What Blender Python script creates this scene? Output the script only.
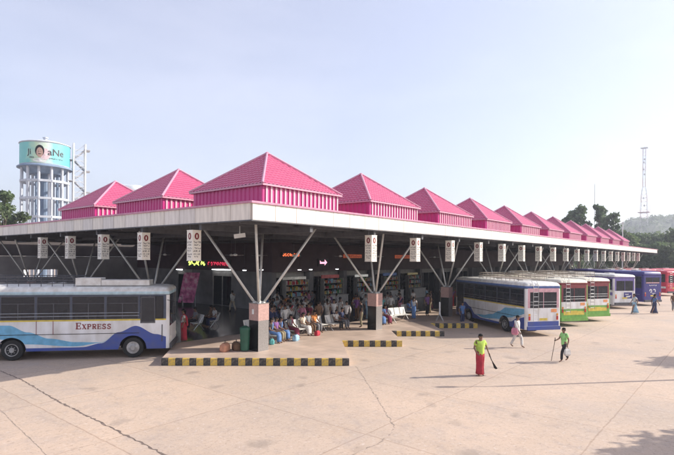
import bpy, bmesh, math, random
import numpy as np
from mathutils import Vector, Matrix
random.seed(7); np.random.seed(7)
for o in list(bpy.data.objects): bpy.data.objects.remove(o)
sc = bpy.context.scene
COL = sc.collection
R_ = math.radians

# ------------------------------------------------------------------ camera
yaw = math.atan2(.634, .773) + .0054
F = Vector((math.cos(yaw), math.sin(yaw), 0)); Rv = Vector((math.sin(yaw), -math.cos(yaw), 0)); U = Vector((0, 0, 1))
roll = .0081
R3 = Rv*math.cos(roll) + U*math.sin(roll); U3 = U*math.cos(roll) - Rv*math.sin(roll)
CAM = Vector((-16.05, -18.14, 4.77))
cd = bpy.data.cameras.new('camera'); cam = bpy.data.objects.new('camera', cd); COL.objects.link(cam)
m = Matrix.Identity(4)
for i in range(3):
    m[i][0] = R3[i]; m[i][1] = U3[i]; m[i][2] = -F[i]; m[i][3] = CAM[i]
cam.matrix_world = m
cd.sensor_width = 36; cd.lens = 499.13/674*36; cd.shift_y = (257.39-227.5)/674; cd.clip_start = .2; cd.clip_end = 6000
sc.camera = cam

# ------------------------------------------------------------------ light
SUN_AZ = Vector((.755, -.656, 0)).normalized(); SUN_EL = R_(30)
w = bpy.data.worlds.new('World'); sc.world = w; w.use_nodes = True
nt = w.node_tree; bg = nt.nodes['Background']
sky = nt.nodes.new('ShaderNodeTexSky'); sky.sky_type = 'NISHITA'; sky.sun_disc = False
sky.sun_elevation = SUN_EL; sky.sun_rotation = math.atan2(SUN_AZ.x, SUN_AZ.y)
sky.air_density = 1.0; sky.dust_density = 1.6; sky.ozone_density = 1.5; sky.altitude = 100
veil = nt.nodes.new('ShaderNodeMix'); veil.data_type = 'RGBA'; veil.blend_type = 'ADD'; veil.inputs[0].default_value = 1
veil.inputs[7].default_value = (2.2, 2.15, 2.55, 1)
stc = nt.nodes.new('ShaderNodeTexCoord'); smp = nt.nodes.new('ShaderNodeMapping'); smp.inputs['Scale'].default_value = (1, 1, 3.5); scn = nt.nodes.new('ShaderNodeTexNoise'); scn.inputs['Scale'].default_value = 1.6; scn.inputs['Detail'].default_value = 7; scn.inputs['Roughness'].default_value = .55
nt.links.new(stc.outputs['Generated'], smp.inputs[0]); nt.links.new(smp.outputs[0], scn.inputs['Vector']); scm = nt.nodes.new('ShaderNodeMix'); scm.data_type = 'RGBA'
scm.inputs[6].default_value = (2.85, 2.65, 3.05, 1); scm.inputs[7].default_value = (3.7, 3.4, 3.7, 1); scr = nt.nodes.new('ShaderNodeMapRange'); scr.inputs[1].default_value = .42; scr.inputs[2].default_value = .66; nt.links.new(scn.outputs[0], scr.inputs[0]); nt.links.new(scr.outputs[0], scm.inputs[0]); nt.links.new(scm.outputs[2], veil.inputs[7]); nt.links.new(sky.outputs[0], veil.inputs[6]); nt.links.new(veil.outputs[2], bg.inputs[0])      # thin even milky haze over the whole sky
bg.inputs[1].default_value = .08
sl = bpy.data.lights.new('sun', 'SUN'); sl.energy = 4.2; sl.angle = R_(.55); sl.color = (1, .93, .83)
so = bpy.data.objects.new('sun', sl); COL.objects.link(so)
sd = SUN_AZ*math.cos(SUN_EL) + U*math.sin(SUN_EL)
so.rotation_euler = sd.to_track_quat('Z', 'Y').to_euler(); so.location = (60, -60, 60)
sc.view_settings.view_transform = 'Standard'; sc.view_settings.look = 'None'; sc.view_settings.exposure = .82; sc.view_settings.gamma = 1
sc.render.engine = 'CYCLES'

# ------------------------------------------------------------------ helpers
MATS = {}
def mat(name, col, rough=.6, metal=0, var=.12, scale=4, bump=0, emit=None, estr=0, alpha=1, spec=.5, dirt=None, sharp=False, streak=0):
    if name in MATS: return MATS[name]
    m = bpy.data.materials.new(name); m.use_nodes = True; n = m.node_tree.nodes; l = m.node_tree.links
    b = n['Principled BSDF']; b.inputs['Roughness'].default_value = rough; b.inputs['Metallic'].default_value = metal
    b.inputs['Specular IOR Level'].default_value = spec
    tc = n.new('ShaderNodeTexCoord'); nz = n.new('ShaderNodeTexNoise'); nz.inputs['Scale'].default_value = scale; nz.inputs['Detail'].default_value = 5
    l.new(tc.outputs['Object'], nz.inputs['Vector'])
    mx = n.new('ShaderNodeMix'); mx.data_type = 'RGBA'
    c = Vector(col[:3])
    d = Vector(dirt) if dirt else c*(1-var*2)
    mx.inputs[6].default_value = (*[min(1, x) for x in c*(1+var*.6)], 1); mx.inputs[7].default_value = (*d, 1)
    rmp = n.new('ShaderNodeMapRange'); rmp.inputs[1].default_value = .35; rmp.inputs[2].default_value = .7 if not dirt else .8
    if sharp: rmp.inputs[1].default_value = .50; rmp.inputs[2].default_value = .62; nz.inputs['Roughness'].default_value = .75
    if streak:
        mpp = n.new('ShaderNodeMapping'); mpp.inputs['Scale'].default_value = (1, 1, streak); l.new(tc.outputs['Object'], mpp.inputs[0]); l.new(mpp.outputs[0], nz.inputs['Vector'])
    l.new(nz.outputs[0], rmp.inputs[0]); l.new(rmp.outputs[0], mx.inputs[0]); l.new(mx.outputs[2], b.inputs['Base Color'])
    if bump:
        bp = n.new('ShaderNodeBump'); bp.inputs['Strength'].default_value = bump; bp.inputs['Distance'].default_value = .02
        n2 = n.new('ShaderNodeTexNoise'); n2.inputs['Scale'].default_value = scale*8; l.new(tc.outputs['Object'], n2.inputs['Vector'])
        l.new(n2.outputs[0], bp.inputs['Height']); l.new(bp.outputs[0], b.inputs['Normal'])
    if emit: b.inputs['Emission Color'].default_value = (*emit, 1); b.inputs['Emission Strength'].default_value = estr
    if alpha < 1: b.inputs['Alpha'].default_value = alpha
    MATS[name] = m; return m

def link(name, me, parent=None, loc=(0, 0, 0), rz=0):
    o = bpy.data.objects.new(name, me); COL.objects.link(o); o.location = loc; o.rotation_euler = (0, 0, rz)
    if parent: o.parent = parent
    return o
def tag(o, label=None, cat=None, group=None, kind=None):
    if label: o['label'] = label
    if cat: o['category'] = cat
    if group: o['group'] = group
    if kind: o['kind'] = kind
    return o
def thing(name, label, cat, loc=(0, 0, 0), rz=0, group=None):
    return tag(link(name, None, None, loc, rz), label, cat, group)
class MB:
    def __init__(s): s.v = []; s.f = []; s.m = []
    def add(s, vs, fs, mi=0):
        b = len(s.v); s.v += [tuple(v) for v in vs]; s.f += [tuple(i+b for i in f) for f in fs]; s.m += [mi]*len(fs); return s
    def box(s, c, d, rz=0, mi=0, ry=0):
        x, y, z = d[0]/2, d[1]/2, d[2]/2
        M = Matrix.Translation(Vector(c)) @ Matrix.Rotation(rz, 4, 'Z') @ Matrix.Rotation(ry, 4, 'Y')
        vs = [M @ Vector(p) for p in ((-x,-y,-z),(x,-y,-z),(x,y,-z),(-x,y,-z),(-x,-y,z),(x,-y,z),(x,y,z),(-x,y,z))]
        return s.add(vs, [(0,3,2,1),(4,5,6,7),(0,1,5,4),(1,2,6,5),(2,3,7,6),(3,0,4,7)], mi)
    def bb(s, x0, x1, y0, y1, z0, z1, mi=0): return s.box(((x0+x1)/2, (y0+y1)/2, (z0+z1)/2), (x1-x0, y1-y0, z1-z0), 0, mi)
    def tube(s, p, q, r, n=6, r2=None, mi=0, cap=True):
        p = Vector(p); q = Vector(q); r2 = r if r2 is None else r2
        d = (q-p).normalized(); a = d.orthogonal().normalized(); b = d.cross(a)
        vs = []
        for c, rr in ((p, r), (q, r2)):
            for k in range(n):
                t = 2*math.pi*k/n; vs.append(c + (a*math.cos(t) + b*math.sin(t))*rr)
        fs = [(k, (k+1) % n, n+(k+1) % n, n+k) for k in range(n)]
        if cap: fs += [tuple(range(n))[::-1], tuple(range(n, 2*n))]
        return s.add(vs, fs, mi)
    def path(s, pts, r, n=6, mi=0):
        for a, b in zip(pts[:-1], pts[1:]): s.tube(a, b, r, n, mi=mi)
        return s
    def rings(s, rs, mi=0, cap0=True, cap1=True):
        n = len(rs[0]); vs = [p for r in rs for p in r]
        fs = [(i*n+k, i*n+(k+1) % n, (i+1)*n+(k+1) % n, (i+1)*n+k) for i in range(len(rs)-1) for k in range(n)]
        if cap0: fs.append(tuple(range(n))[::-1])
        if cap1: fs.append(tuple(range((len(rs)-1)*n, len(rs)*n)))
        return s.add(vs, fs, mi)
    def lathe(s, prof, n=16, c=(0, 0, 0), mi=0, sx=1, sy=1):
        return s.rings([[(c[0]+r*sx*math.cos(2*math.pi*k/n), c[1]+r*sy*math.sin(2*math.pi*k/n), c[2]+z) for k in range(n)] for r, z in prof], mi)
    def ell(s, c, r, n=12, k=7, mi=0, z0=-1, z1=1):
        pr = []
        for i in range(k):
            t = z0+(z1-z0)*i/(k-1); a = math.asin(max(-1, min(1, t))); pr.append((max(.001, math.cos(a)), math.sin(a)*r[2]))
        return s.rings([[(c[0]+q*r[0]*math.cos(2*math.pi*j/n), c[1]+q*r[1]*math.sin(2*math.pi*j/n), c[2]+z) for j in range(n)] for q, z in pr], mi)
    def mesh(s, name, mats, smooth=False):
        me = bpy.data.meshes.new(name); me.from_pydata(s.v, [], s.f)
        if not isinstance(mats, (list, tuple)): mats = [mats]
        for m in mats: me.materials.append(m)
        if len(mats) > 1: me.polygons.foreach_set('material_index', s.m)
        if smooth: me.polygons.foreach_set('use_smooth', [True]*len(me.polygons))
        me.update(); return me
    def build(s, name, mats, parent=None, smooth=False, loc=(0, 0, 0), rz=0):
        return link(name, s.mesh(name, mats, smooth), parent, loc, rz)
def smooth_angle(me, a=40):
    me.polygons.foreach_set('use_smooth', [True]*len(me.polygons))
    try: me.set_sharp_from_angle(angle=R_(a))
    except Exception: pass
def text(name, s, size, mt, parent, M, ext=.004, al='CENTER', xs=1):
    c = bpy.data.curves.new(name, 'FONT'); c.body = s; c.size = size; c.extrude = ext; c.align_x = al; c.offset = size*.012
    t = bpy.data.objects.new(name, c); COL.objects.link(t); bpy.context.view_layer.update()
    me = bpy.data.meshes.new_from_object(t.evaluated_get(bpy.context.evaluated_depsgraph_get()))
    bpy.data.objects.remove(t); me.transform(M @ Matrix.Diagonal((xs, 1, 1, 1))); me.materials.clear(); me.materials.append(mt)
    return link(name, me, parent)
def glyphs(mb, x0, x1, z, h, P, seed, mi=0):
    """row of small curled marks; P maps (x,z) on the board to 3-D"""
    r = random.Random(seed); x = x0
    while x < x1-h*.5:
        wd = h*r.uniform(.6, 1.1)
        n = 7; a0 = r.uniform(0, 6); sp = r.choice((3.8, 5, 6)); t = h*.13
        pts = [(x+wd/2+math.cos(a0+sp*k/n)*wd*.36, z+math.sin(a0+sp*k/n)*h*.4) for k in range(n)]
        for (ax, az), (bx, bz) in zip(pts[:-1], pts[1:]):
            dx, dz = bx-ax, bz-az; L = math.hypot(dx, dz) or 1; nx, nz = -dz/L*t, dx/L*t
            mb.add([P(ax-nx, az-nz), P(bx-nx, bz-nz), P(bx+nx, bz+nz), P(ax+nx, az+nz)], [(0, 1, 2, 3)], mi)
        x += wd*r.uniform(1.0, 1.25)

# ------------------------------------------------------------------ materials
M_white = mat('white_paint', (.74, .74, .73), .35, var=.05, scale=2)
M_creams = [mat('cream_panel_%s' % k, c_, .45, scale=5, streak=.12, dirt=d_) for k, c_, d_ in (('plain', (.72, .67, .63), (.52, .47, .43)), ('warm', (.74, .68, .61), (.50, .45, .40)), ('dull', (.66, .62, .59), (.46, .42, .39)))]
M_cream = M_creams[0]
M_flash = mat('pink_flashing', (.52, .22, .33), .45, var=.1)
M_dark = mat('dark_steel', (.09, .09, .10), .55, .3)
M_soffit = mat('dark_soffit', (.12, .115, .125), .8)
M_strut = mat('strut_steel', (.62, .62, .60), .4, .2, var=.08)
M_pinkgran = mat('pink_cladding', (.46, .29, .26), .45, var=.1, scale=14)
M_greygran = mat('grey_cladding', (.24, .22, .21), .35, var=.15, scale=18)
M_shadegran = mat('shade_black_cladding', (.012, .012, .013), .2, var=.2, scale=14)
M_glass = mat('bus_glass', (.03, .035, .045), .06, 0, var=.02, alpha=.62)
M_black = mat('black_rubber', (.02, .02, .02), .75)
M_chrome = mat('bare_metal', (.55, .55, .55), .35, .8)
M_yellow = mat('yellow_paint', (.60, .41, .07), .6, scale=9, dirt=(.27, .21, .13), sharp=True)
M_blackp = mat('black_paint', (.03, .03, .03), .6, scale=9, dirt=(.16, .135, .11), sharp=True)
M_darkred = mat('dark_red_print', (.20, .015, .02), .5)
M_print = mat('dark_print', (.06, .05, .06), .6)
M_sign = mat('sign_board', (.78, .74, .66), .5, var=.04)
M_skin = mat('skin', (.23, .125, .08), .55, var=.08, scale=9)
M_hair = mat('black_hair', (.012, .011, .011), .85, spec=.2)
M_eye = mat('eye', (.03, .02, .02), .3)
M_leafs = [mat('leaf_'+n, c, .6, var=.35, scale=.5) for n, c in (('olive', (.12, .175, .07)), ('deep', (.075, .12, .05)), ('pale', (.16, .22, .09)))]
M_bark = mat('bark', (.12, .09, .06), .9, var=.3)

for lm in M_leafs:                      # thin leaves let light through
    n = lm.node_tree.nodes; l = lm.node_tree.links; b = n['Principled BSDF']; tr = n.new('ShaderNodeBsdfTranslucent'); ms = n.new('ShaderNodeMixShader'); ms.inputs[0].default_value = .4
    l.new(b.inputs['Base Color'].links[0].from_socket, tr.inputs[0]); l.new(b.outputs[0], ms.inputs[1]); l.new(tr.outputs[0], ms.inputs[2]); l.new(ms.outputs[0], n['Material Output'].inputs[0])
def pink_mat(name, c1, c2):
    m = bpy.data.materials.new(name); m.use_nodes = True; n = m.node_tree.nodes; l = m.node_tree.links; b = n['Principled BSDF']
    tc = n.new('ShaderNodeTexCoord'); nz = n.new('ShaderNodeTexNoise'); nz.inputs['Scale'].default_value = 1.6; nz.inputs['Detail'].default_value = 9; nz.inputs['Roughness'].default_value = .72
    l.new(tc.outputs['Object'], nz.inputs['Vector']); mx = n.new('ShaderNodeMix'); mx.data_type = 'RGBA'
    mx.inputs[6].default_value = (*c1, 1); mx.inputs[7].default_value = (*c2, 1); l.new(nz.outputs[0], mx.inputs[0]); l.new(mx.outputs[2], b.inputs['Base Color'])
    b.inputs['Roughness'].default_value = .33; return m
M_pink = pink_mat('pink_tile_sheet', (.62, .135, .25), (.44, .07, .165))
M_mag = pink_mat('magenta_sheet', (.64, .03, .23), (.52, .02, .19))
M_pinkcap = pink_mat('pale_pink_cap', (.68, .32, .41), (.56, .24, .33))
M_pinkglare = pink_mat('sun_glare_pink', (.78, .50, .54), (.70, .36, .44))

# ------------------------------------------------------------------ ground
def ground_mat():
    m = bpy.data.materials.new('yard_concrete'); m.use_nodes = True; n = m.node_tree.nodes; l = m.node_tree.links; b = n['Principled BSDF']
    tc = n.new('ShaderNodeTexCoord')
    def noise(s, d=6, r=.6):
        z = n.new('ShaderNodeTexNoise'); z.inputs['Scale'].default_value = s; z.inputs['Detail'].default_value = d; z.inputs['Roughness'].default_value = r
        l.new(tc.outputs['Object'], z.inputs['Vector']); return z.outputs[0]
    def rng(i, a, c, lo=0, hi=1):
        z = n.new('ShaderNodeMapRange'); z.inputs[1].default_value = a; z.inputs[2].default_value = c; z.inputs[3].default_value = lo; z.inputs[4].default_value = hi; l.new(i, z.inputs[0]); return z.outputs[0]
    def mix(f, a, c, mode='MIX'):
        z = n.new('ShaderNodeMix'); z.data_type = 'RGBA'; z.blend_type = mode
        for i, v in ((0, f), (6, a), (7, c)):
            if isinstance(v, (tuple, float)): z.inputs[i].default_value = v
            else: l.new(v, z.inputs[i])
        return z.outputs[2]
    c = mix(rng(noise(.12), .35, .65), (.57, .43, .325, 1), (.455, .36, .285, 1))
    c = mix(rng(noise(.6), .5, .75, 0, .7), c, (.50, .37, .27, 1))
    c = mix(rng(noise(2.2, 8, .7), .5, .72, 0, .6), c, (.36, .29, .25, 1))
    c = mix(rng(noise(10, 6, .8), .53, .66, 0, .8), c, (.31, .23, .17, 1))
    c = mix(rng(noise(7, 6, .8), .56, .68, 0, .55), c, (.74, .66, .6, 1))
    br = n.new('ShaderNodeTexBrick'); br.offset = 0; br.inputs['Scale'].default_value = 1; br.inputs['Brick Width'].default_value = 4.8; br.inputs['Row Height'].default_value = 4.8
    br.inputs['Mortar Size'].default_value = .022; br.inputs['Color1'].default_value = (1, 1, 1, 1); br.inputs['Color2'].default_value = (.90, .91, .93, 1); br.inputs['Mortar'].default_value = (.66, .62, .60, 1)
    mp = n.new('ShaderNodeMapping'); mp.inputs['Location'].default_value = (.3, .5, 0)
    nv = n.new('ShaderNodeTexNoise'); nv.inputs['Scale'].default_value = 1.3; nv.inputs['Detail'].default_value = 5; l.new(tc.outputs['Object'], nv.inputs['Vector'])
    va = n.new('ShaderNodeVectorMath'); va.operation = 'MULTIPLY_ADD'; va.inputs[1].default_value = (.12, .12, 0); l.new(nv.outputs[1], va.inputs[0]); l.new(tc.outputs['Object'], va.inputs[2])
    l.new(va.outputs[0], mp.inputs[0]); l.new(mp.outputs[0], br.inputs['Vector'])
    c = mix(.7, c, br.outputs[0], 'MULTIPLY')
    c = mix(rng(noise(.28, 8, .75), .52, .66, 0, .35), c, (.34, .30, .29, 1))
    vo = n.new('ShaderNodeTexVoronoi'); vo.feature = 'DISTANCE_TO_EDGE'; vo.inputs['Scale'].default_value = .17
    nw = n.new('ShaderNodeTexNoise'); nw.inputs['Scale'].default_value = .8; nw.inputs['Detail'].default_value = 8; l.new(tc.outputs['Object'], nw.inputs['Vector'])
    vb = n.new('ShaderNodeVectorMath'); vb.operation = 'MULTIPLY_ADD'; vb.inputs[1].default_value = (1.6, 1.6, 0); l.new(nw.outputs[1], vb.inputs[0]); l.new(tc.outputs['Object'], vb.inputs[2]); l.new(vb.outputs[0], vo.inputs['Vector'])
    c = mix(rng(vo.outputs[0], .0, .004, .2, 0), c, (.26, .2, .16, 1))
    # oil drips and long faint tyre tracks
    so_ = n.new('ShaderNodeTexVoronoi'); so_.inputs['Scale'].default_value = .55; so_.inputs['Randomness'].default_value = 1; l.new(vb.outputs[0], so_.inputs['Vector'])
    c = mix(rng(so_.outputs['Distance'], .05, .19, .45, 0), c, (.20, .165, .14, 1))
    for rot, sc_, off in ((.35, .42, 3), (-.25, .31, 11)):
        mt_ = n.new('ShaderNodeMapping'); mt_.inputs['Rotation'].default_value = (0, 0, rot); mt_.inputs['Location'].default_value = (off, off, 0); l.new(vb.outputs[0], mt_.inputs[0])
        wv = n.new('ShaderNodeTexWave'); wv.inputs['Scale'].default_value = sc_; wv.inputs['Distortion'].default_value = 2.5; wv.inputs['Detail'].default_value = 1; wv.inputs['Detail Scale'].default_value = .25; l.new(mt_.outputs[0], wv.inputs['Vector'])
        mm = n.new('ShaderNodeMath'); mm.operation = 'MULTIPLY'; l.new(rng(wv.outputs[1], .93, 1, 0, .15), mm.inputs[0]); l.new(rng(noise(.22+.05*sc_, 3), .45, .6), mm.inputs[1]); c = mix(mm.outputs[0], c, (.27, .23, .205, 1))
    l.new(c, b.inputs['Base Color']); b.inputs['Roughness'].default_value = .85
    bp = n.new('ShaderNodeBump'); bp.inputs['Strength'].default_value = .25; bp.inputs['Distance'].default_value = .02; l.new(noise(22, 6, .7), bp.inputs['Height']); l.new(bp.outputs[0], b.inputs['Normal'])
    return m
g = MB().add([(-300, -900, 0), (1500, -900, 0), (1500, 1300, 0), (-300, 1300, 0)], [(0, 1, 2, 3)]).build('ground', ground_mat()); tag(g, kind='structure')
# dark tar-filled joint in the concrete: an uneven ribbon along v
def ribbon(pts, wd, jit, name, mt, seed, z=.004):
    r = random.Random(seed); mb = MB(); L = []
    for (ax, ay), (bx, by) in zip(pts[:-1], pts[1:]):
        n = max(2, int(math.hypot(bx-ax, by-ay)/.12)); tx, ty = (bx-ax), (by-ay); q = math.hypot(tx, ty); nx, ny = -ty/q, tx/q
        for k in range(n):
            t = k/n; c = r.uniform(-jit, jit); a = wd*r.uniform(.25, 1.2)
            L.append(((ax+tx*t+nx*(c+a), ay+ty*t+ny*(c+a), z), (ax+tx*t+nx*(c-a), ay+ty*t+ny*(c-a), z)))
    vs = [p for s in L for p in s]; fs = [(2*i, 2*i+1, 2*i+3, 2*i+2) for i in range(len(L)-1)]
    return tag(mb.add(vs, fs).build(name, mt), kind='structure')
M_tar = mat('tar_joint', (.20, .15, .125), .9, var=.3, scale=6)
M_tar2 = mat('faded_joint', (.42, .33, .27), .9, var=.3, scale=6)
ribbon([(-9.1, 9), (-9.05, 3), (-9.3, -1), (-9.45, -8), (-9.4, -18)], .035, .03, 'expansion_joint', M_tar, 1)
ribbon([(-10.2, 4), (-10.8, -.2), (-11.3, -5.5), (-11.6, -12)], .012, .015, 'expansion_joint', M_tar2, 2)
0 and ribbon([(-6, -14.5), (-1.5, -14.2), (6, -14.4), (18, -14.1), (40, -14.3)], .012, .02, 'expansion_joint', M_tar2, 3)
ribbon([(1.4, -4.8), (-1.8, -8.1), (-3.4, -9.7), (-4.2, -10.5), (-5.4, -10.8), (-7, -10.7)], .02, .035, 'expansion_joint', M_tar2, 4)
M_wet = mat('damp_patch', (.36, .34, .34), .4, var=.2, scale=1.2)

# ------------------------------------------------------------------ platform
PZ = .3
out = [(-4.18, 1.6), (1.24, -4.55)]
for k in range(1, 5):
    out += [(4.8*k-.1, -1.35)]
    if k < 4: out += [(4.8*k+2.05, -3.75)]
out += [(104, -1.35), (104, 34), (-4.2, 34)]
for k in (4, 3, 2, 1):
    out += [(-4.2, 6.4*k+3.4), (-1.1, 6.4*k-1.3)]
pm = bpy.data.materials.new('platform_tiles'); pm.use_nodes = True
n = pm.node_tree.nodes; l = pm.node_tree.links; b = n['Principled BSDF']; b.inputs['Roughness'].default_value = .5
tc = n.new('ShaderNodeTexCoord'); br = n.new('ShaderNodeTexBrick'); br.offset = 0; br.inputs['Scale'].default_value = 1; br.inputs['Brick Width'].default_value = .6; br.inputs['Row Height'].default_value = .6; br.inputs['Mortar Size'].default_value = .008
br.inputs['Color1'].default_value = (.60, .46, .37, 1); br.inputs['Color2'].default_value = (.53, .41, .33, 1); br.inputs['Mortar'].default_value = (.36, .28, .23, 1)
nz = n.new('ShaderNodeTexNoise'); nz.inputs['Scale'].default_value = .7; nz.inputs['Detail'].default_value = 7; l.new(tc.outputs['Object'], nz.inputs['Vector']); l.new(tc.outputs['Object'], br.inputs['Vector'])
mx = n.new('ShaderNodeMix'); mx.data_type = 'RGBA'; mx.blend_type = 'MULTIPLY'; mx.inputs[0].default_value = .6; l.new(br.outputs[0], mx.inputs[6]); 
mr = n.new('ShaderNodeMapRange'); mr.inputs[1].default_value = .3; mr.inputs[2].default_value = .7; mr.inputs[3].default_value = .6; mr.inputs[4].default_value = 1.15; l.new(nz.outputs[0], mr.inputs[0]); l.new(mr.outputs[0], mx.inputs[7]); l.new(mx.outputs[2], b.inputs['Base Color'])
mb = MB(); N = len(out)
mb.add([(x, y, 0) for x, y in out] + [(x, y, PZ) for x, y in out], [tuple(range(N, 2*N))] + [(k, (k+1) % N, N+(k+1) % N, N+k) for k in range(N)])
plat = mb.build('platform', pm); tag(plat, kind='structure')
# painted kerb blocks, one object each
kb = {}
def kerb(a, b_, flip=0):
    a = Vector((*a, 0)); b_ = Vector((*b_, 0)); L = (b_-a).length; n_ = max(1, round(L/.30)); st = L/n_; d = (b_-a)/L; rz = math.atan2(d.y, d.x)
    for k in range(n_):
        key = ((k+flip) % 2, k % 3)
        if key not in kb:
            q = MB(); hw = .145; rr = [(-.015, 0), (-.015, PZ-.0), (-.0, PZ+.02), (.10, PZ+.025-.004*key[1]), (.14, PZ+.01), (.14, .1)]
            q.rings([[(x, -yy, z) for yy, z in rr] for x in (-hw, hw)])
            q.v = [(x, -y-.0, z) for x, y, z in q.v]
            kb[key] = q.mesh('kerb_block', M_yellow if key[0] else M_blackp)
        c = a + d*(st*(k+.5)); c.z = random.uniform(-.006, .004)
        o = link('kerb_block', kb[key], plat, c, rz+random.uniform(-.01, .01)); o.scale = (st/.30, 1, 1)
for k, (a, b_) in enumerate([(out[0], out[1]), (out[2], out[3]), (out[4], out[5]), (out[6], out[7])]):
    kerb(a, b_, k)
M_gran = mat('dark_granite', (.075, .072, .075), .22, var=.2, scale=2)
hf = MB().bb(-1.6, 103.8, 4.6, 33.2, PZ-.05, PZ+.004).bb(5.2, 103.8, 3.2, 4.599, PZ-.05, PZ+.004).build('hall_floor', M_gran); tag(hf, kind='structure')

# ------------------------------------------------------------------ canopy
S = 9.6; HS = 3.27; ZE = 8.62; ZA = 11.09; OV = 3.45; ZT = 6.86; ZB = 6.19; NU = 11; NV = 3
U1 = 104.2; V1 = NV*S+OV
can = thing('station_canopy', 'long flat bus station canopy with cream fascia and pink tiled pyramid roofs in rows', 'canopy')
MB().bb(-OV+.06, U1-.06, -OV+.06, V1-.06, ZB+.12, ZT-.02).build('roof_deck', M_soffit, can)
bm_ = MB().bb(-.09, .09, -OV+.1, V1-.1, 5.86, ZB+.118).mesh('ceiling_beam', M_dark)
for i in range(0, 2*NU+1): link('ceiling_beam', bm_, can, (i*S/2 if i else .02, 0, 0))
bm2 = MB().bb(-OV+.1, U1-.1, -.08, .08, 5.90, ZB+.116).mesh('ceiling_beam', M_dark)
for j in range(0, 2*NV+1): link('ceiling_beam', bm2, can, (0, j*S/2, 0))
pj = MB()
for k in range(26): pj.bb(-OV+.1, U1-.1, -2.6+k*1.35-.03, -2.6+k*1.35+.03, 6.08, ZB+.115)
tag(pj.build('ceiling_purlins', M_dark, can), kind='stuff')
# fascia panels
fp = MB().bb(-.588, .588, -.035, .035, ZB, ZT-.03); fpms = [fp.mesh('fascia_panel', q_) for q_ in M_creams]
n1 = int((U1+OV)/1.2)
for k in range(n1+1):
    x = -OV+.6+1.2*k
    if x < U1-.3: link('fascia_panel', random.choice(fpms), can, (x, -OV-random.uniform(0, .006), random.uniform(-.004, .004)), 0)
for k in range(int((V1+OV)/1.2)):
    link('fascia_panel', random.choice(fpms), can, (-OV-random.uniform(0, .006), -OV+.645+1.2*k, random.uniform(-.004, .004)), math.pi/2)
MB().bb(-OV-.09, U1+.05, -OV-.10, -OV+.12, ZT-.028, ZT+.05).build('roof_flashing', M_flash, can)
MB().bb(-OV-.10, -OV+.12, -OV+.123, V1, ZT-.028, ZT+.05).build('roof_flashing', M_flash, can)
MB().bb(-OV-.05, U1, -OV-.05, -OV+.02, ZB-.05, ZB-.002).build('fascia_trim', M_dark, can)
MB().bb(-OV-.05, -OV+.02, -OV+.023, V1, ZB-.05, ZB-.002).build('fascia_trim', M_dark, can)
MB().bb(U1-.06, U1, -OV+.04, V1, ZB, ZT).build('end_fascia', M_cream, can)
# pyramid roofs
def tile_face():
    mb = MB(); H = ZA-ZE; n = 14; m_ = 44; vs = []; 
    for i in range(n):
        for e in (0, 1):                              # step at every tile course
            t = (i+e)/n; off = .035*(1-e) + .0
            for k in range(m_+1):
                s_ = -1+2*k/m_; wv = HS*(1-t); s0 = s_*HS; s = max(-wv, min(wv, s0)); rib = .022*(1 if k % 2 else -1)
                if abs(s0) > wv: rib = 0
                y = -(HS*(1-t)); vs.append((s, y-off*.4, ZE+H*t+off+rib))
    W = m_+1; fs = []
    for r in range(2*n-1):
        for k in range(m_):
            a, b_, c, d = r*W+k, r*W+k+1, (r+1)*W+k+1, (r+1)*W+k
            if vs[a] == vs[b_] or (abs(vs[a][0]-vs[b_][0]) < 1e-6 and abs(vs[c][0]-vs[d][0]) < 1e-6): continue
            fs.append((a, b_, c, d))
    return mb.add(vs, fs).mesh('tile_face', M_pink)
tf = tile_face()
def wall_face(pale):
    mb = MB(); h0 = ZT-.2; h1 = ZE+.0; WS = HS-.16; y = -WS; vs = []; pit = .33; nn = int(2*WS/pit); prof = []
    for k in range(nn):
        x = -WS + 2*WS*k/nn; p = 2*WS/nn
        prof += [(x, 0), (x+p*.40, 0), (x+p*.52, -.055), (x+p*.88, -.055)]
    prof.append((WS, 0))
    vs = [(x, y+d, h0) for x, d in prof]+[(x, y+d, h1) for x, d in prof]; n = len(prof)
    mb.add(vs, [(k, k+1, n+k+1, n+k) for k in range(n-1)])
    if pale: mb.m = [1 if k % 4 == 2 else 0 for k in range(n-1)]; return mb.mesh('side_wall', [M_mag, M_pinkglare])  # pale outer rib faces: sun glare on the sheet, put into its colour
    return mb.mesh('side_wall', M_mag)
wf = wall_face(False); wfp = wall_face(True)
hc = MB().tube((-HS-.03, -HS-.03, ZE+.02), (0, 0, ZA+.05), .075, 6).mesh('hip_cap', M_pinkcap)
ev = MB().bb(-HS-.02, HS+.02, -HS-.05, -HS+.02, ZE-.09, ZE+.01).mesh('eave_trim', M_pinkcap)
fin = MB().lathe([(.16, ZA-.02), (.13, ZA+.08), (.02, ZA+.14)], 8).mesh('apex_cap', M_pinkcap)
for i in range(NU):
    for j in range(NV):
        p = link('pyramid_roof', fin if False else MB().bb(-HS+.02, HS-.02, -HS+.02, HS-.02, ZE-.06, ZE-.04).mesh('eave_soffit', M_mag), can, (S*i+S/2, S*j+S/2, 0))
        for q in range(4):
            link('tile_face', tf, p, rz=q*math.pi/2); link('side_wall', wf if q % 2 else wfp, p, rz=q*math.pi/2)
            link('hip_cap', hc, p, rz=q*math.pi/2); link('eave_trim', ev, p, rz=q*math.pi/2)
        link('apex_cap', fin, p)
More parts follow.
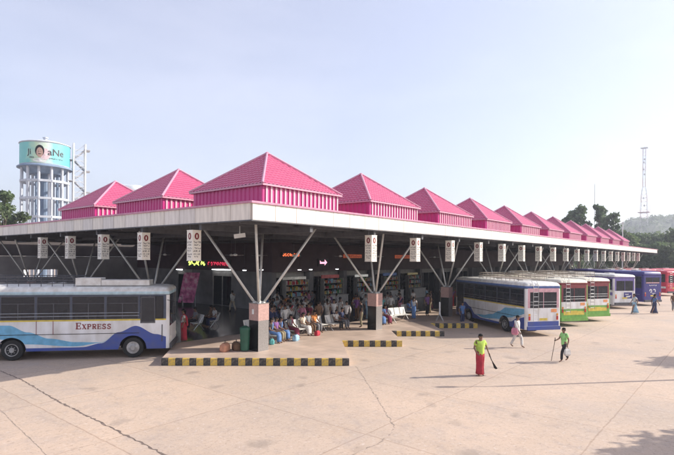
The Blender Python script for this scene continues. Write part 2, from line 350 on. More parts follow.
# columns
cw = .33
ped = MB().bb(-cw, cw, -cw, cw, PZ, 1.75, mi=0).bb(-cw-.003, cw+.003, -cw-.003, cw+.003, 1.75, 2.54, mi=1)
ped.m[0:6] = [0]*6; ped.m[5] = 2; ped.m[3] = 0  # left face blackened: its shade is put into the cladding colour
ped.bb(-cw-.02, cw+.02, -cw-.02, cw+.02, 2.541, 2.57, mi=0)
pedm = ped.mesh('column', [M_greygran, M_pinkgran, M_shadegran])
st_ = MB().tube((.12, .12, 2.5), (1.95, 1.95, 6.28), .06, 8).tube((.12, .12, 2.5), (.16, .16, 2.62), .10, 8).mesh('strut', M_strut, True)
for i in range(0, NU):
    for j in range(0, NV+1):
        if j >= 1 and i >= 1: continue
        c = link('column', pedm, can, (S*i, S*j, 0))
        for q in range(4): link('strut', st_, c, rz=q*math.pi/2)
# ------------------------------------------------------------------ station hall (inner building)
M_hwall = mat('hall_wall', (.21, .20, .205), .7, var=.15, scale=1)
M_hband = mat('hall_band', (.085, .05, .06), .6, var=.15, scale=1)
M_hglass = mat('shop_glass', (.015, .017, .02), .08)
M_hfr = mat('shop_frame', (.35, .33, .31), .5)
hall = thing('station_hall', 'dark station hall with shopfronts and maroon upper band under the pink roofed canopy', 'building', (0, 0, 0))
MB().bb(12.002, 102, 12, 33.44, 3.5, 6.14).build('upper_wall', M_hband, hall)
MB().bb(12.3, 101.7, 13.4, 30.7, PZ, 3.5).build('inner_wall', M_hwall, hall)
for k, x in enumerate([12.25]+[12+4.8*q for q in range(1, 19)]):
    MB().bb(x-.25, x+.25, 12.02, 12.6, PZ, 3.498).build('pillar', M_hwall, hall)
for k in range(18):
    x0 = 12+4.8*k+.3; x1 = x0+4.2
    if k < 8:
        f = MB().bb(x0, x1, 12.7, 12.78, 3.0, 3.45).bb(x0, x0+.07, 12.7, 12.78, PZ, 3.0).bb(x1-.07, x1, 12.7, 12.78, PZ, 3.0)
        for q in (1, 2): f.bb(x0+(x1-x0)*q/3-.03, x0+(x1-x0)*q/3+.03, 12.7, 12.78, PZ, 3.0)
        fo = f.build('shopfront', M_hfr, hall)
        for q in range(3):
            MB().bb(x0+.08+q*1.4, x0+1.32+q*1.4, 12.73, 12.75, PZ+.1, 2.98).build('pane', M_hglass, fo)
for (v0, v1) in ((12.62, 17.2), (20.0, 23.2), (25.6, 33.45)):
    MB().bb(12.0, 12.3, v0, v1, PZ, 3.498).build('end_wall', M_hwall, hall)
d = MB().bb(12.05, 12.15, 17.2, 20, 3.0, 3.49).bb(12.05, 12.15, 17.2, 17.3, PZ, 3).bb(12.05, 12.15, 18.55, 18.65, PZ, 3).bb(12.05, 12.15, 19.9, 20, PZ, 3).build('doorway', M_hfr, hall)
MB().bb(12.09, 12.11, 17.3, 19.9, PZ+.1, 3).build('pane', M_hglass, d)
d = MB().bb(12.05, 12.15, 23.2, 25.6, 3.0, 3.49).build('doorway', M_hfr, hall); MB().bb(12.09, 12.11, 23.2, 25.6, PZ, 3).build('pane', M_hglass, d)
bw = thing('back_wall', 'long wall closing the far side of the canopy, grey below and dark above', 'wall')
M_bw = mat('grey_plaster', (.30, .28, .28), .8, var=.12, scale=1); M_bwd = mat('dark_plaster', (.10, .085, .085), .8, var=.12, scale=1)
MB().bb(-30, .95, 33.5, 33.8, 0, 4.65).bb(3.9, 12.5, 33.5, 33.8, 0, 4.65).bb(.95, 3.9, 33.502, 33.798, 3.4, 4.648).bb(.95, 3.9, 33.502, 33.798, 0, 2.7).build('wall', M_bw, bw)
MB().bb(-8, 12.5, 33.45, 33.8, 4.66, 6.15).build('upper_wall', M_bwd, bw)
wb_ = thing('compound_wall', 'sunlit white compound wall seen through the gap in the grey wall', 'wall')
MB().bb(-40, 10, 60, 60.3, 0, 7).build('wall', M_white, wb_); MB().bb(-40, 10, 59.9, 60.4, 7, 7.15).build('coping', M_white, wb_)

# ------------------------------------------------------------------ hanging box signs with bay numbers
def sign_mesh():
    h = .215; z0 = -1.28; mb = MB(); 
    b1 = MB().bb(-h, h, -h, h, z0, 0).bb(-h-.01, h+.01, -h-.01, h+.01, -.0, .03).bb(-h-.01, h+.01, -h-.01, h+.01, z0-.03, z0)
    ds = (MB(), MB()); tx = MB(); rg = (MB(), MB())
    for fc in range(2):
        def P(x, z, dd=.004, fc=fc):
            return (x, -h-dd, z) if fc == 0 else (-h-dd, -x, z)
        c = -.24; nn = 20
        for rx_, rz_, mbx, dd in ((.115, .15, ds[fc], .004), (.03, .085, rg[fc], .008)):
            vs = [P(rx_*math.cos(2*math.pi*k/nn), c+rz_*math.sin(2*math.pi*k/nn), dd) for k in range(nn)]
            mbx.add(vs, [tuple(range(nn))])
        for r_, z in enumerate((-.50, -.62, -.76, -.88, -1.02, -1.13)):
            glyphs(tx, -.17+.02*(r_ % 3), .17-.04*(r_ % 2), z, .07 if r_ % 3 else .09, P, fc*50+r_)
    return b1, ds, rg, tx
b1, ds, rg, tx = sign_mesh()
sgm = [('sign_box', b1.mesh('sign_box', M_sign)), ('number_disc', ds[0].mesh('number_disc', M_darkred)), ('number_disc', ds[1].mesh('number_disc', M_darkred)), ('number_figure', rg[0].mesh('number_figure', M_sign)), ('number_figure', rg[1].mesh('number_figure', M_sign)), ('lettering', tx.mesh('lettering', M_print)),
       ('hanger', MB().bb(-.2, -.18, -.01, .01, .03, .34).bb(.18, .2, -.01, .01, .03, .34).mesh('hanger', M_dark))]
ordn = ['first', 'second', 'third', 'fourth', 'fifth', 'sixth', 'seventh', 'eighth', 'ninth', 'tenth', 'eleventh', 'twelfth', 'thirteenth', 'fourteenth', 'fifteenth', 'sixteenth', 'seventeenth', 'eighteenth', 'nineteenth', 'twentieth', 'twenty-first', 'twenty-second', 'twenty-third', 'twenty-fourth', 'twenty-fifth', 'twenty-sixth', 'twenty-seventh', 'twenty-eighth']
def bay_sign(x, y, label):
    t = thing('bay_sign', label, 'sign', (x, y, 5.88), random.uniform(-.03, .03), 'hanging box signs along the canopy edge')
    for n_, me in sgm:
        o = link(n_, me, t)
        if n_ in ('lettering', 'hanger'): o['kind'] = 'stuff'
for k, v in enumerate((.6, 4.8, 9.0, 13.2, 17.4)):
    bay_sign(-3.25, v, 'cream hanging bay sign on the shaded left canopy edge, %s left of the corner' % ordn[k])
for k in range(19):
    bay_sign(4.6+4.34*k, -3.25, 'cream hanging bay sign on the sunlit canopy edge, %s right of the corner' % ordn[k])

# ------------------------------------------------------------------ buses
def outline(L, W, r, x_in=0, n=4):
    pts = []; hx = L/2-x_in; hy = W/2-x_in; r = max(.05, r)
    for cx, cy, a0 in ((hx-r, hy-r, 0), (-hx+r, hy-r, 90), (-hx+r, -hy+r, 180), (hx-r, -hy+r, 270)):
        for k in range(n+1):
            a = R_(a0+90*k/n); pts.append((cx+r*math.cos(a), cy+r*math.sin(a)))
    return pts
def bmat(key, c, **k): return mat('bus_'+key, c, k.pop('rough', .38), **k)
C_ = dict(white=bmat('white', (.72, .72, .73), scale=2.2, streak=.35, dirt=(.50, .47, .43)), blue=bmat('blue', (.035, .07, .30), scale=2.5, dirt=(.07, .09, .22)), sky=bmat('sky_blue', (.16, .42, .62)), pale=bmat('pale_blue', (.46, .64, .74)), mid=bmat('mid_blue', (.08, .16, .42)), slate=bmat('slate', (.06, .075, .11)),
          green=bmat('green', (.16, .36, .07)), cream=bmat('cream', (.66, .62, .50)), maroon=bmat('maroon', (.22, .04, .05)), purple=bmat('purple', (.035, .028, .19)), violet=bmat('violet', (.17, .13, .36)),
          red=bmat('red', (.55, .03, .07)), grey=bmat('grey', (.48, .48, .50)), yellow=bmat('yellow', (.65, .50, .08)), pink=bmat('pink', (.62, .36, .40)), roofw=bmat('roof_white', (.66, .66, .64), var=.1, dirt=(.45, .42, .38)), brown=bmat('rack_brown', (.30, .25, .20)))
def bus(label, loc, rz, L=9.6, W=2.5, wf_=1.6, wr=None, skin='blue', roof='roofw', band='pale', rack=None, rear='std', z_sill=1.82, z_top=2.94, H=3.36, near=True, box=False, name='bus', cat='bus'):
    t = thing(name, label, cat, loc, rz, 'buses docked at the station'); hw = W/2; wr = wr or wf_+.52*L
    xf = L/2-wf_; xr = L/2-wr; RW = .48; RA = .60; zb = .42; r = .14
    def low(x):
        z = zb
        for xc in (xf, xr):
            dx = abs(x-xc)
            if dx < RA: z = max(z, .48+math.sqrt(RA*RA-dx*dx)*.95)
        return z
    xs = [-L/2+r+(L-2*r)*k/200 for k in range(201)]
    s_ = lambda x: L/2-x                       # metres behind the nose
    def interp(pts):
        def f(x):
            s = s_(x)
            if s <= pts[0][0]: return pts[0][1]
            for (a, za), (b_, zb2) in zip(pts[:-1], pts[1:]):
                if s <= b_:
                    q = (s-a)/(b_-a); q = q*q*(3-2*q); return za+(zb2-za)*q
            return pts[-1][1]
        return f
    cst = lambda z: (lambda x: z)
    if skin == 'blue':
        w1 = interp([(0, .95), (.6, 1.1), (1.5, 1.5), (2.24, 1.22), (3.0, .72), (3.8, .56), (6.2, .56), (7.4, .75), (8.2, 1.05), (9, 1.2)])
        g1 = interp([(0, .95), (.6, 1.1), (1.5, 1.5), (2.24, 1.22), (3.0, .74), (4.1, .60), (6.2, .74), (7.4, 1.0), (8.2, 1.22), (9, 1.4)])
        g2 = interp([(0, .95), (.6, 1.1), (1.5, 1.5), (2.24, 1.22), (3.0, .76), (4.1, .80), (5.2, .98), (6.1, 1.28), (6.9, 1.60), (9, 1.68)])
        lay = [('side_stripe', C_['blue'], w1), ('side_stripe', C_['white'], g1), ('side_stripe', C_['sky'], g2), ('side_panel', C_['white'], cst(1.75)), ('side_stripe', C_['yellow'], cst(z_sill))]
    elif skin == 'green':
        lay = [('side_panel', C_['green'], cst(1.15)), ('side_stripe', C_['white'], cst(1.45)), ('side_stripe', C_['pink'], cst(z_sill))]
    elif skin == 'purple':
        w1 = interp([(0, .9), (3, .8), (6, 1.5), (8, 1.7), (12, 1.8)])
        lay = [('side_panel', C_['white'], cst(1.3)), ('side_stripe', C_['violet'], cst(1.6)), ('side_stripe', C_['white'], cst(z_sill))]
    elif skin == 'violet': lay = [('side_panel', C_['purple'], cst(z_sill))]
    else: lay = [('side_panel', C_[skin], cst(1.0)), ('side_stripe', C_['white'] if skin == 'red' else C_['grey'], cst(1.25)), ('side_stripe', C_[skin], cst(z_sill))]
    up = {'blue': C_['white'], 'green': C_['maroon'], 'purple': C_['violet'], 'violet': C_['purple']}.get(skin, C_[skin])
    lowc = {'blue': C_['white'], 'green': C_['green'], 'purple': C_['white'], 'violet': C_['purple']}.get(skin, C_[skin])
    for sgn in (-1, 1):
        prev = low
        for nm, mt_, hi in lay:
            mb = MB(); vs = []
            for x in xs:
                lo = max(low(x), prev(x)); h = max(lo, hi(x)); vs += [(x, sgn*hw, lo), (x, sgn*hw, h)]
            fs = [(2*k, 2*k+1, 2*k+3, 2*k+2) if sgn < 0 else (2*k, 2*k+2, 2*k+3, 2*k+1) for k in range(len(xs)-1) if vs[2*k+1][2]-vs[2*k][2] > 1e-4 or vs[2*k+3][2]-vs[2*k+2][2] > 1e-4]
            if fs: mb.add(vs, fs).build(nm, mt_, t)
            p0 = prev; prev = (lambda x, p0=p0, hi=hi: max(p0(x), hi(x)))
        MB().bb(-L/2+r+.3, L/2-r-1.2, sgn*hw-.012, sgn*hw+.014, 1.155, 1.18).build('rub_rail', M_black if skin == 'blue' else M_chrome, t)
    # corners, ends, upper frame
    o1 = outline(L, W, r)
    def ring(z, ins=0, rr=r): return [(x, y, z) for x, y in outline(L, W, rr, ins)]
    nC = 5
    for q in range(4):                         # quarter-round corner strips
        seg = o1[q*nC:(q+1)*nC]; be = MB()
        for a, b_ in zip(seg[:-1], seg[1:]): be.add([(a[0], a[1], zb), (b_[0], b_[1], zb), (b_[0], b_[1], z_top), (a[0], a[1], z_top)], [(0, 1, 2, 3)])
        be.build('corner_panel', lowc, t)
    body = MB(); hy = hw-r
    for x in (L/2,): body.add([(x, -hy, zb), (x, hy, zb), (x, hy, 1.45), (x, -hy, 1.45)], [(0, 1, 2, 3)])
    body.bb(-L/2+.05, L/2-.05, -hw+.6, hw-.6, zb+.02, zb+.06)
    body.bb(-L/2+.05, L/2-.05, -hw+.04, hw-.04, 1.08, 1.12)
    body.build('front_panel', lowc, t)
    # windows
    nW = max(5, int((L-2.4)/1.15)); x0 = -L/2+r+.05; x1 = L/2-1.35; st = (x1-x0)/nW; pl = .07
    fr = MB()
    for sgn in (-1, 1):
        fr.bb(-L/2+r, L/2-r, sgn*hw-.03 if sgn > 0 else -hw-.0, sgn*hw+.0 if sgn > 0 else -hw+.03, z_top-.05, z_top+.02)
        for k in range(nW+1): fr.bb(x0+k*st-pl/2, x0+k*st+pl/2, min(sgn*hw, sgn*(hw-.03)), max(sgn*hw, sgn*(hw-.03)), z_sill, z_top-.05)
        fr.bb(L/2-r-.12, L/2-r, min(sgn*hw, sgn*(hw-.03)), max(sgn*hw, sgn*(hw-.03)), z_sill, z_top-.05)
    fr.build('window_pillars', up if skin != 'blue' else C_['slate'], t)
    wfm = MB(); a, b2, c, d_ = -st/2+pl/2, st/2-pl/2, z_sill+.002, z_top-.052; e = .03
    wfm.bb(a, b2, -.012, .012, c, c+e).bb(a, b2, -.012, .012, d_-e, d_).bb(a, a+e, -.012, .012, c+e, d_-e).bb(b2-e, b2, -.012, .012, c+e, d_-e).bb(-.02, .02, -.014, .014, c+e, c+.72).bb(a+e, b2-e, -.014, .014, c+.72, c+.75)
    wme = wfm.mesh('window', M_dark); pme = MB().bb(a+e, b2-e, -.004, .004, c+e, d_-e).mesh('pane', M_glass)
    for sgn in (-1, 1):
        for k in range(nW):
            wo = link('window', wme, t, (x0+(k+.5)*st, sgn*(hw-.02), 0))
            if near: link('pane', pme, wo)
            else: link('pane', pme, wo)
        bars = MB()
        for z in (z_sill+.16, z_sill+.30): bars.tube((x0, sgn*(hw+.012), z), (x1, sgn*(hw+.012), z), .012, 5)
        if near and skin == 'blue': bars.build('window_bar', M_chrome, t)
    # driver's window / door area
    for sgn in (-1, 1):
        dx0, dx1 = x1+pl/2+.02, L/2-r-.14; lowz = 1.62 if sgn < 0 else .62
        dn = 'driver_window' if sgn < 0 else 'door'
        dd = MB().bb(dx0, dx1-.35 if sgn < 0 else dx1, min(sgn*(hw+.006), sgn*(hw-.02)), max(sgn*(hw+.006), sgn*(hw-.02)), lowz, z_top-.07).build(dn, M_dark, t)
        MB().bb(dx0+.05, (dx1-.40 if sgn < 0 else dx1-.05), min(sgn*(hw+.012), sgn*(hw+.004)), max(sgn*(hw+.012), sgn*(hw+.004)), lowz+.08 if sgn < 0 else 1.5, z_top-.13).build('pane', M_glass, dd)
        if sgn < 0: MB().bb(dx1-.33, dx1, -hw-.003, -hw+.01, z_sill+.02, z_top-.07).build('quarter_window', M_glass, t)
    # windscreen
    ws = MB().add([(L/2, -hy, 1.45), (L/2, hy, 1.45), (L/2-.06, hy-.02, z_top), (L/2-.06, -hy+.02, z_top)], [(0, 1, 2, 3)]).build('windscreen', M_glass, t)
    MB().bb(L/2-.02, L/2+.02, -.02, .02, 1.45, z_top-.02).build('divider', M_dark, ws)
    for sgn in (-1, 1):
        MB().lathe([(.001, 0), (.12, 0), (.12, .03), (.001, .05)], 12).build('headlight', M_sign, t, loc=(L/2, sgn*.85, .85)).rotation_euler = (0, math.pi/2, 0)
        MB().path([(L/2-.1, sgn*(hw-.02), 2.7), (L/2+.25, sgn*(hw+.15), 2.65), (L/2+.25, sgn*(hw+.15), 2.4)], .014, 5).box((L/2+.25, sgn*(hw+.15), 2.25), (.05, .18, .34)).build('mirror', M_black, t)
    MB().bb(L/2+.0, L/2+.10, -hy, hy, .40, .62).build('bumper', M_dark, t)
    # rear
    rx = -L/2
    rwz0, rwz1 = (1.75, 2.72) if rear != 'coach' else (2.3, 2.95)
    bk = MB()
    bk.add([(rx, -hy, zb), (rx, hy, zb), (rx, hy, 1.25), (rx, -hy, 1.25)], [(3, 2, 1, 0)]); bk.build('rear_panel', C_['green'] if skin == 'green' else (C_['white'] if skin in ('blue', 'purple') else lowc), t)
    MB().add([(rx, -hy, 1.25), (rx, hy, 1.25), (rx, hy, rwz0), (rx, -hy, rwz0)], [(3, 2, 1, 0)]).build('rear_panel', {'green': C_['white'], 'blue': C_['white'], 'purple': C_['white']}.get(skin, lowc), t)
    ru = C_['pink'] if skin == 'blue' else up; q = MB(); a = hy-.16
    q.bb(rx-.002, rx+.03, -hy, -a, rwz0, rwz1).bb(rx-.002, rx+.03, a, hy, rwz0, rwz1).bb(rx-.002, rx+.03, -hy, hy, rwz1, z_top+.02).bb(rx-.01, rx+.03, -.02, .02, rwz0, rwz1)
    q.build('rear_frame', ru, t)
    rw = MB().bb(rx+.0, rx+.01, -a, a, rwz0, rwz1).build('rear_window', M_glass, t)
    for k in range(2 if near and rear == 'std' else 0):
        MB().tube((rx-.02, -a, rwz0+.2+.17*k), (rx-.02, a, rwz0+.2+.17*k), .008, 5).build('guard_bar', M_chrome, rw)
    MB().bb(rx-.10, rx-.003, -hy-.05, hy+.05, .40, .62).build('rear_bumper', C_['blue'] if skin in ('blue',) else (C_['green'] if skin == 'green' else M_dark), t)
    if skin == 'blue': MB().bb(rx-.004, rx+.0, -hy, hy, .64, .92).build('rear_stripe', C_['blue'], t)
    if skin == 'green': MB().bb(rx-.006, rx-.001, -.9, .9, .82, 1.08).build('rear_stripe', C_['yellow'], t)
    for sgn in (-1, 1):
        MB().bb(rx-.025, rx-.001, sgn*(hy-.12)-.06, sgn*(hy-.12)+.06, 1.0, 1.24).build('tail_light', mat('tail_red', (.5, .03, .02), .3), t)
        MB().bb(rx-.025, rx-.001, sgn*(hy-.12)-.06, sgn*(hy-.12)+.06, 1.27, 1.40).build('tail_light', mat('tail_amber', (.7, .3, .03), .3), t)
    MB().bb(rx-.014, rx-.001, -.28, .28, .98, 1.12).build('number_plate', C_['yellow'], t)
    if rear == 'std':
        ld = MB()
        for y in (.42, .78): ld.path([(rx-.10, y, .95), (rx-.10, y, z_top+.1), (rx+.10, y, H+.05)], .016, 5)
        for k in range(8): ld.tube((rx-.10, .42, 1.1+.27*k), (rx-.10, .78, 1.1+.27*k), .013, 5)
        ld.build('ladder', M_chrome, t)
        MB().bb(rx-.008, rx-.001, -.95, -.55, 1.48, 1.68).build('destination_plate', mat('orange_plate', (.75, .30, .12), .5), t)
    if rear == 'emblem':
        em = MB(); P = lambda x, z: (rx-.006, -x, z)
        em.add([P(-.1, 1.0), P(.85, 1.0), P(.85, 1.6), P(-.1, 1.6)], [(0, 1, 2, 3)]); em.build('emblem_panel', C_['purple'], t)
        e2 = MB(); P2 = lambda x, z: (rx-.010, -x, z)
        e2.add([P2(.0, 1.45), P2(.5, 1.45), P2(.4, 1.37), P2(.1, 1.37)], [(0, 1, 2, 3)]).add([P2(.15, 1.25), P2(.75, 1.3), P2(.55, 1.12), P2(.2, 1.12)], [(0, 1, 2, 3)]); e2.build('emblem', C_['white'], t)
    if rear == 'coach':
        e2 = MB(); P2 = lambda x, z: (rx-.008, -x, z)
        glyphs(e2, -.45, .65, 1.55, .42, P2, 5); glyphs(e2, -.1, .5, 1.25, .2, P2, 6); glyphs(e2, -.5, .6, 2.12, .12, P2, 8); e2.build('emblem', C_['white'], t)
        MB().bb(rx-.012, rx-.003, -.9, .9, 2.34, 2.44).build('rear_stripe', C_['pink'], t)
    # roof
    rf = MB(); rf.rings([ring(z_top+.02), ring(z_top+.16, .0)], cap0=True, cap1=False); rf.build('roof_band', C_[band], t, True)
    rf = MB(); rs = [ring(z_top+.16, 0), ring(H-.14, .035, .16), ring(H-.06, .12, .2), ring(H-.015, .32, .3), ring(H+.01, .75, .3)]
    rf.rings(rs, cap0=False); ro = rf.build('roof', C_[roof], t); smooth_angle(ro.data, 50)
    for k in range(3): MB().box((-L/2+2+k*(L-3.6)/2.2, 0, H+.05), (.7, .6, .10)).build('roof_vent', C_['roofw'], ro)
    # rack
    if rack:
        ra, rb, ry = rack; rk = MB()
        for y in (-ry, ry):
            for z in (H+.12, H+.26, H+.40): rk.tube((ra, y, z), (rb, y, z), .02, 5)
        for x in (ra, rb):
            for z in (H+.12, H+.26, H+.40): rk.tube((x, -ry, z), (x, ry, z), .02, 5)
        nn = max(3, int((rb-ra)/.45))
        for k in range(nn+1):
            x = ra+(rb-ra)*k/nn
            for y in (-ry, ry): rk.tube((x, y, H-.03), (x, y, H+.40), .016, 5)
            rk.tube((x, -ry, H+.12), (x, ry, H+.12), .016, 5)
        rk.build('luggage_rack', C_['brown'] if not box else M_dark, t)
    # interior
    it = MB()
    for k in range(int((L-3)/.85)):
        x = -L/2+.8+k*.85
        for y in (-.8, .8): it.bb(x, x+.10, y-.42, y+.42, 1.2, 2.08).bb(x, x+.45, y-.42, y+.42, 1.2, 1.42)
    tag(it.build('seats', mat('seat_vinyl', (.20, .17, .26), .7), t), kind='stuff')
    # wheels
    ty = [(.30, -.13), (.45, -.12), (RW, -.06), (RW, .06), (.45, .12), (.30, .13)]
    for xc in (xf, xr):
        for sgn in (-1, 1):
            wo = MB().lathe([(RA*.96, 0), (RA*.96, .01)], 16).build('wheel', M_black, t, loc=(xc, sgn*(hw-.19), RW+.0)); wo.rotation_euler = (-sgn*math.pi/2, 0, 0)
            wo.data = MB().lathe([(.28, -.10), (.29, .10)], 20).mesh('wheel', M_black)
            tm = MB(); tm.rings([[(q_*math.cos(2*math.pi*k/28), q_*math.sin(2*math.pi*k/28), z) for k in range(28)] for q_, z in ty], cap0=True, cap1=True)
            ob = tm.build('tyre', M_black, wo, loc=(0, 0, 0)); smooth_angle(ob.data, 30)
            rm = MB().rings([[(q_*math.cos(2*math.pi*k/20), q_*math.sin(2*math.pi*k/20), z) for k in range(20)] for q_, z in ([(.285, .135), (.285, .15), (.26, .15), (.22, .10) if xc == xr else (.2, .155), (.12, .10) if xc == xr else (.12, .20), (.11, .17) if xc == xr else (.10, .23)])], cap0=False)
            for k in range(8): a = 2*math.pi*k/8; rm.tube((.16*math.cos(a), .16*math.sin(a), .1), (.16*math.cos(a), .16*math.sin(a), .19), .018, 5)
            rm.build('rim', mat('rim_grey', (.42, .42, .42), .45, .3, dirt=(.2, .18, .16)), wo, loc=(0, 0, .0))
    # dark wheel wells
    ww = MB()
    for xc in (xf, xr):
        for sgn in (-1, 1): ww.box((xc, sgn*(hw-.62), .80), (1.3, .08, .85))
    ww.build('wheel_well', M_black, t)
    return t
def place_rl(rl, hd, L, W=2.5):
    d = Vector((math.cos(R_(hd)), math.sin(R_(hd)), 0)); n_ = Vector((-d.y, d.x, 0))
    return Vector((*rl, 0)) + d*L/2 - n_*W/2
# express bus on the left
d = Vector((.767, -.642, 0)).normalized(); n_ = Vector((-d.y, d.x, 0)); L = 10.4
c = Vector((-2.94, 3.0, 0)) - d*L/2 + n_*1.25; hd = math.atan2(d.y, d.x)
xb = bus('white and blue express bus with roof rack, side on at the left', c, hd, L=L, wf_=1.62, wr=1.62+5.15, rack=(-L/2+1.0, L/2-4.25, 1.0), box=True)
MB().bb(L/2-4.2, L/2-3.1, -1.0, -.2, 3.37, 3.72).bb(L/2-3.08, L/2-.95, -1.0, .0, 3.37, 3.62).build('roof_box', C_['roofw'], xb)
MX = Matrix.Translation((0, 0, 0)) @ Matrix.Rotation(math.pi/2, 4, 'X')
M_exp = mat('express_print', (.24, .03, .03), .5)
def serif_word(word, parent, x0, z0, mt_):
    def q(mb, x, z, pts): mb.add([(x+a, -1.262, z+b_) for a, b_ in pts], [tuple(range(len(pts)))])
    def rect(mb, x, z, a, b_, c_, d_): q(mb, x, z, [(a, b_), (c_, b_), (c_, d_), (a, d_)])
    x = x0
    for n_, ch in enumerate(word):
        h = .30 if n_ == 0 else .235; w_ = h*.78; t_ = h*.22; e = h*.09; mb = MB()
        def R(a, b_, c_, d_): rect(mb, x, z0, a*w_, b_*h, c_*w_, d_*h)
        def band(pts, tk):
            for (a, b_), (c_, d_) in zip(pts[:-1], pts[1:]):
                dx, dz = (c_-a)*w_, (d_-b_)*h; L_ = math.hypot(dx, dz) or 1; nx, nz = -dz/L_*tk/2, dx/L_*tk/2
                q(mb, x, z0, [(a*w_-nx, b_*h-nz), (c_*w_-nx, d_*h-nz), (c_*w_+nx, d_*h+nz), (a*w_+nx, b_*h+nz)])
        if ch in 'EPR': R(.12, 0, .38, 1); R(0, 0, .5, .09); R(0, .91, .5, 1)
        if ch == 'E': R(.38, .9, .95, 1); R(.38, 0, .95, .1); R(.38, .46, .75, .56); R(.85, .7, .97, 1); R(.85, 0, .97, .3); R(.68, .36, .78, .66)
        if ch in 'PR': band([(.38, .95), (.7, .95), (.86, .85), (.9, .73), (.86, .6), (.7, .5), (.38, .5)], t_*.75)
        if ch == 'R': band([(.55, .5), (.85, .04)], t_); R(.72, 0, 1.02, .09)
        if ch == 'X': band([(.15, .97), (.85, .03)], t_); band([(.85, .97), (.15, .03)], t_*.55); R(0, 0, .35, .08); R(.62, 0, 1, .08); R(0, .92, .35, 1); R(.62, .92, 1, 1)
        if ch == 'S': band([(.86, .78), (.72, .92), (.5, .95), (.25, .88), (.16, .74), (.25, .6), (.5, .51), (.76, .4), (.86, .25), (.74, .1), (.5, .04), (.25, .08), (.12, .24)], t_*.85); R(.8, .68, .9, .98); R(.08, .02, .18, .32)
        mb.build('letter', mt_, parent); x += w_*1.17
serif_word('EXPRESS', xb, L/2-4.10, 1.38, M_exp)
gp = MB()
for q_ in (5.05, 5.75): gp.bb(L/2-q_-.012, L/2-q_+.012, -1.258, -1.25, 1.18, 1.78)
gp.build('panel_seam', C_['maroon'], xb)
MB().bb(L/2-.34, L/2-.30, -1.262, -1.245, .75, 1.55).build('panel_seam', M_dark, xb)
HD = 57
bus('white bus with blue side patch, nearest of the row right of the third pedestal', place_rl((14.86, -7.55), 54, 9.0), R_(54), L=9.0, wf_=2.0, wr=6.7, band='mid', rack=(-3.3, 1.4, .95))
bus('green and maroon bus with its rear out, beside the white and blue bus', place_rl((21.0, -7.8), HD, 9.4), R_(HD), L=9.4, skin='green', roof='cream', band='maroon', rack=(-3, 1.5, .95))
bus('second green and maroon bus, farther one with the pale domed roof', place_rl((25.3, -8.4), HD, 9.6), R_(HD), L=9.6, skin='green', roof='cream', band='maroon', rack=(-3.5, 1, .95))
bus('white and violet bus with an emblem panel on its rear, right of the green buses', place_rl((38.1, -7.96), 52, 10.2), R_(52), L=10.2, skin='purple', roof='roofw', band='violet', rear='emblem')
bus('tall dark purple coach with white emblem on its rear, right of the violet bus', place_rl((43.9, -9.6), HD, 11), R_(HD), L=11, skin='violet', roof='purple', band='purple', rear='coach', H=3.6, z_top=3.1)
far = [((31.2, -4.2), 'roofw', 'blue', 'pale', 'white bus tucked in behind the second green bus'), ((49.5, -7.2), 'roofw', 'blue', 'pale', 'white roofed bus just beyond the purple coach'),
       ((54.5, -6.8), 'roofw', 'grey', 'grey', 'grey white bus in front of the far red bus'), ((62.6, -9.6), 'red', 'red', 'red', 'bright red bus at the right edge of the yard'),
       ((59.6, -5.5), 'roofw', 'blue', 'sky', 'blue trimmed bus half hidden between the grey bus and the red bus'), ((70, -5.5), 'roofw', 'green', 'maroon', 'distant green bus deep in the row beyond the red bus'), ((76, -6), 'red', 'red', 'red', 'dark red bus farthest along the docked row')]
for rl, rf_, sk, bd, lb in far: bus(lb, place_rl(rl, HD, 9.8), R_(HD), L=9.8, skin=sk, roof=rf_, band=bd, near=False)
bus('distant red bus standing broadside beyond the row of docked buses', (88, -9, 0), R_(-35), L=11, skin='red', roof='red', band='red', near=False)

# ------------------------------------------------------------------ people
def skin_mesh(pts, edges, sub=1, root=0):
    me = bpy.data.meshes.new('tmp'); keys = list(pts); me.from_pydata([pts[k][0] for k in keys], [(keys.index(a), keys.index(b)) for a, b in edges], [])
    o = bpy.data.objects.new('tmp', me); COL.objects.link(o); o.modifiers.new('s', 'SKIN')
    for k, sv in zip(keys, me.skin_vertices[0].data):
        r = pts[k][1]; sv.radius = r if isinstance(r, tuple) else (r, r); sv.use_root = (keys.index(k) == root)
    if sub: sm = o.modifiers.new('u', 'SUBSURF'); sm.levels = sub; sm.render_levels = sub
    bpy.context.view_layer.update()
    r = bpy.data.meshes.new_from_object(o.evaluated_get(bpy.context.evaluated_depsgraph_get())); bpy.data.objects.remove(o)
    r.polygons.foreach_set('use_smooth', [True]*len(r.polygons)); return r
def merge(me, mb):
    bm = bmesh.new(); bm.from_mesh(me); t2 = mb.mesh('x', M_skin, True); bm.from_mesh(t2); bm.to_mesh(me); bm.free(); return me
def V3(a): return Vector(a)
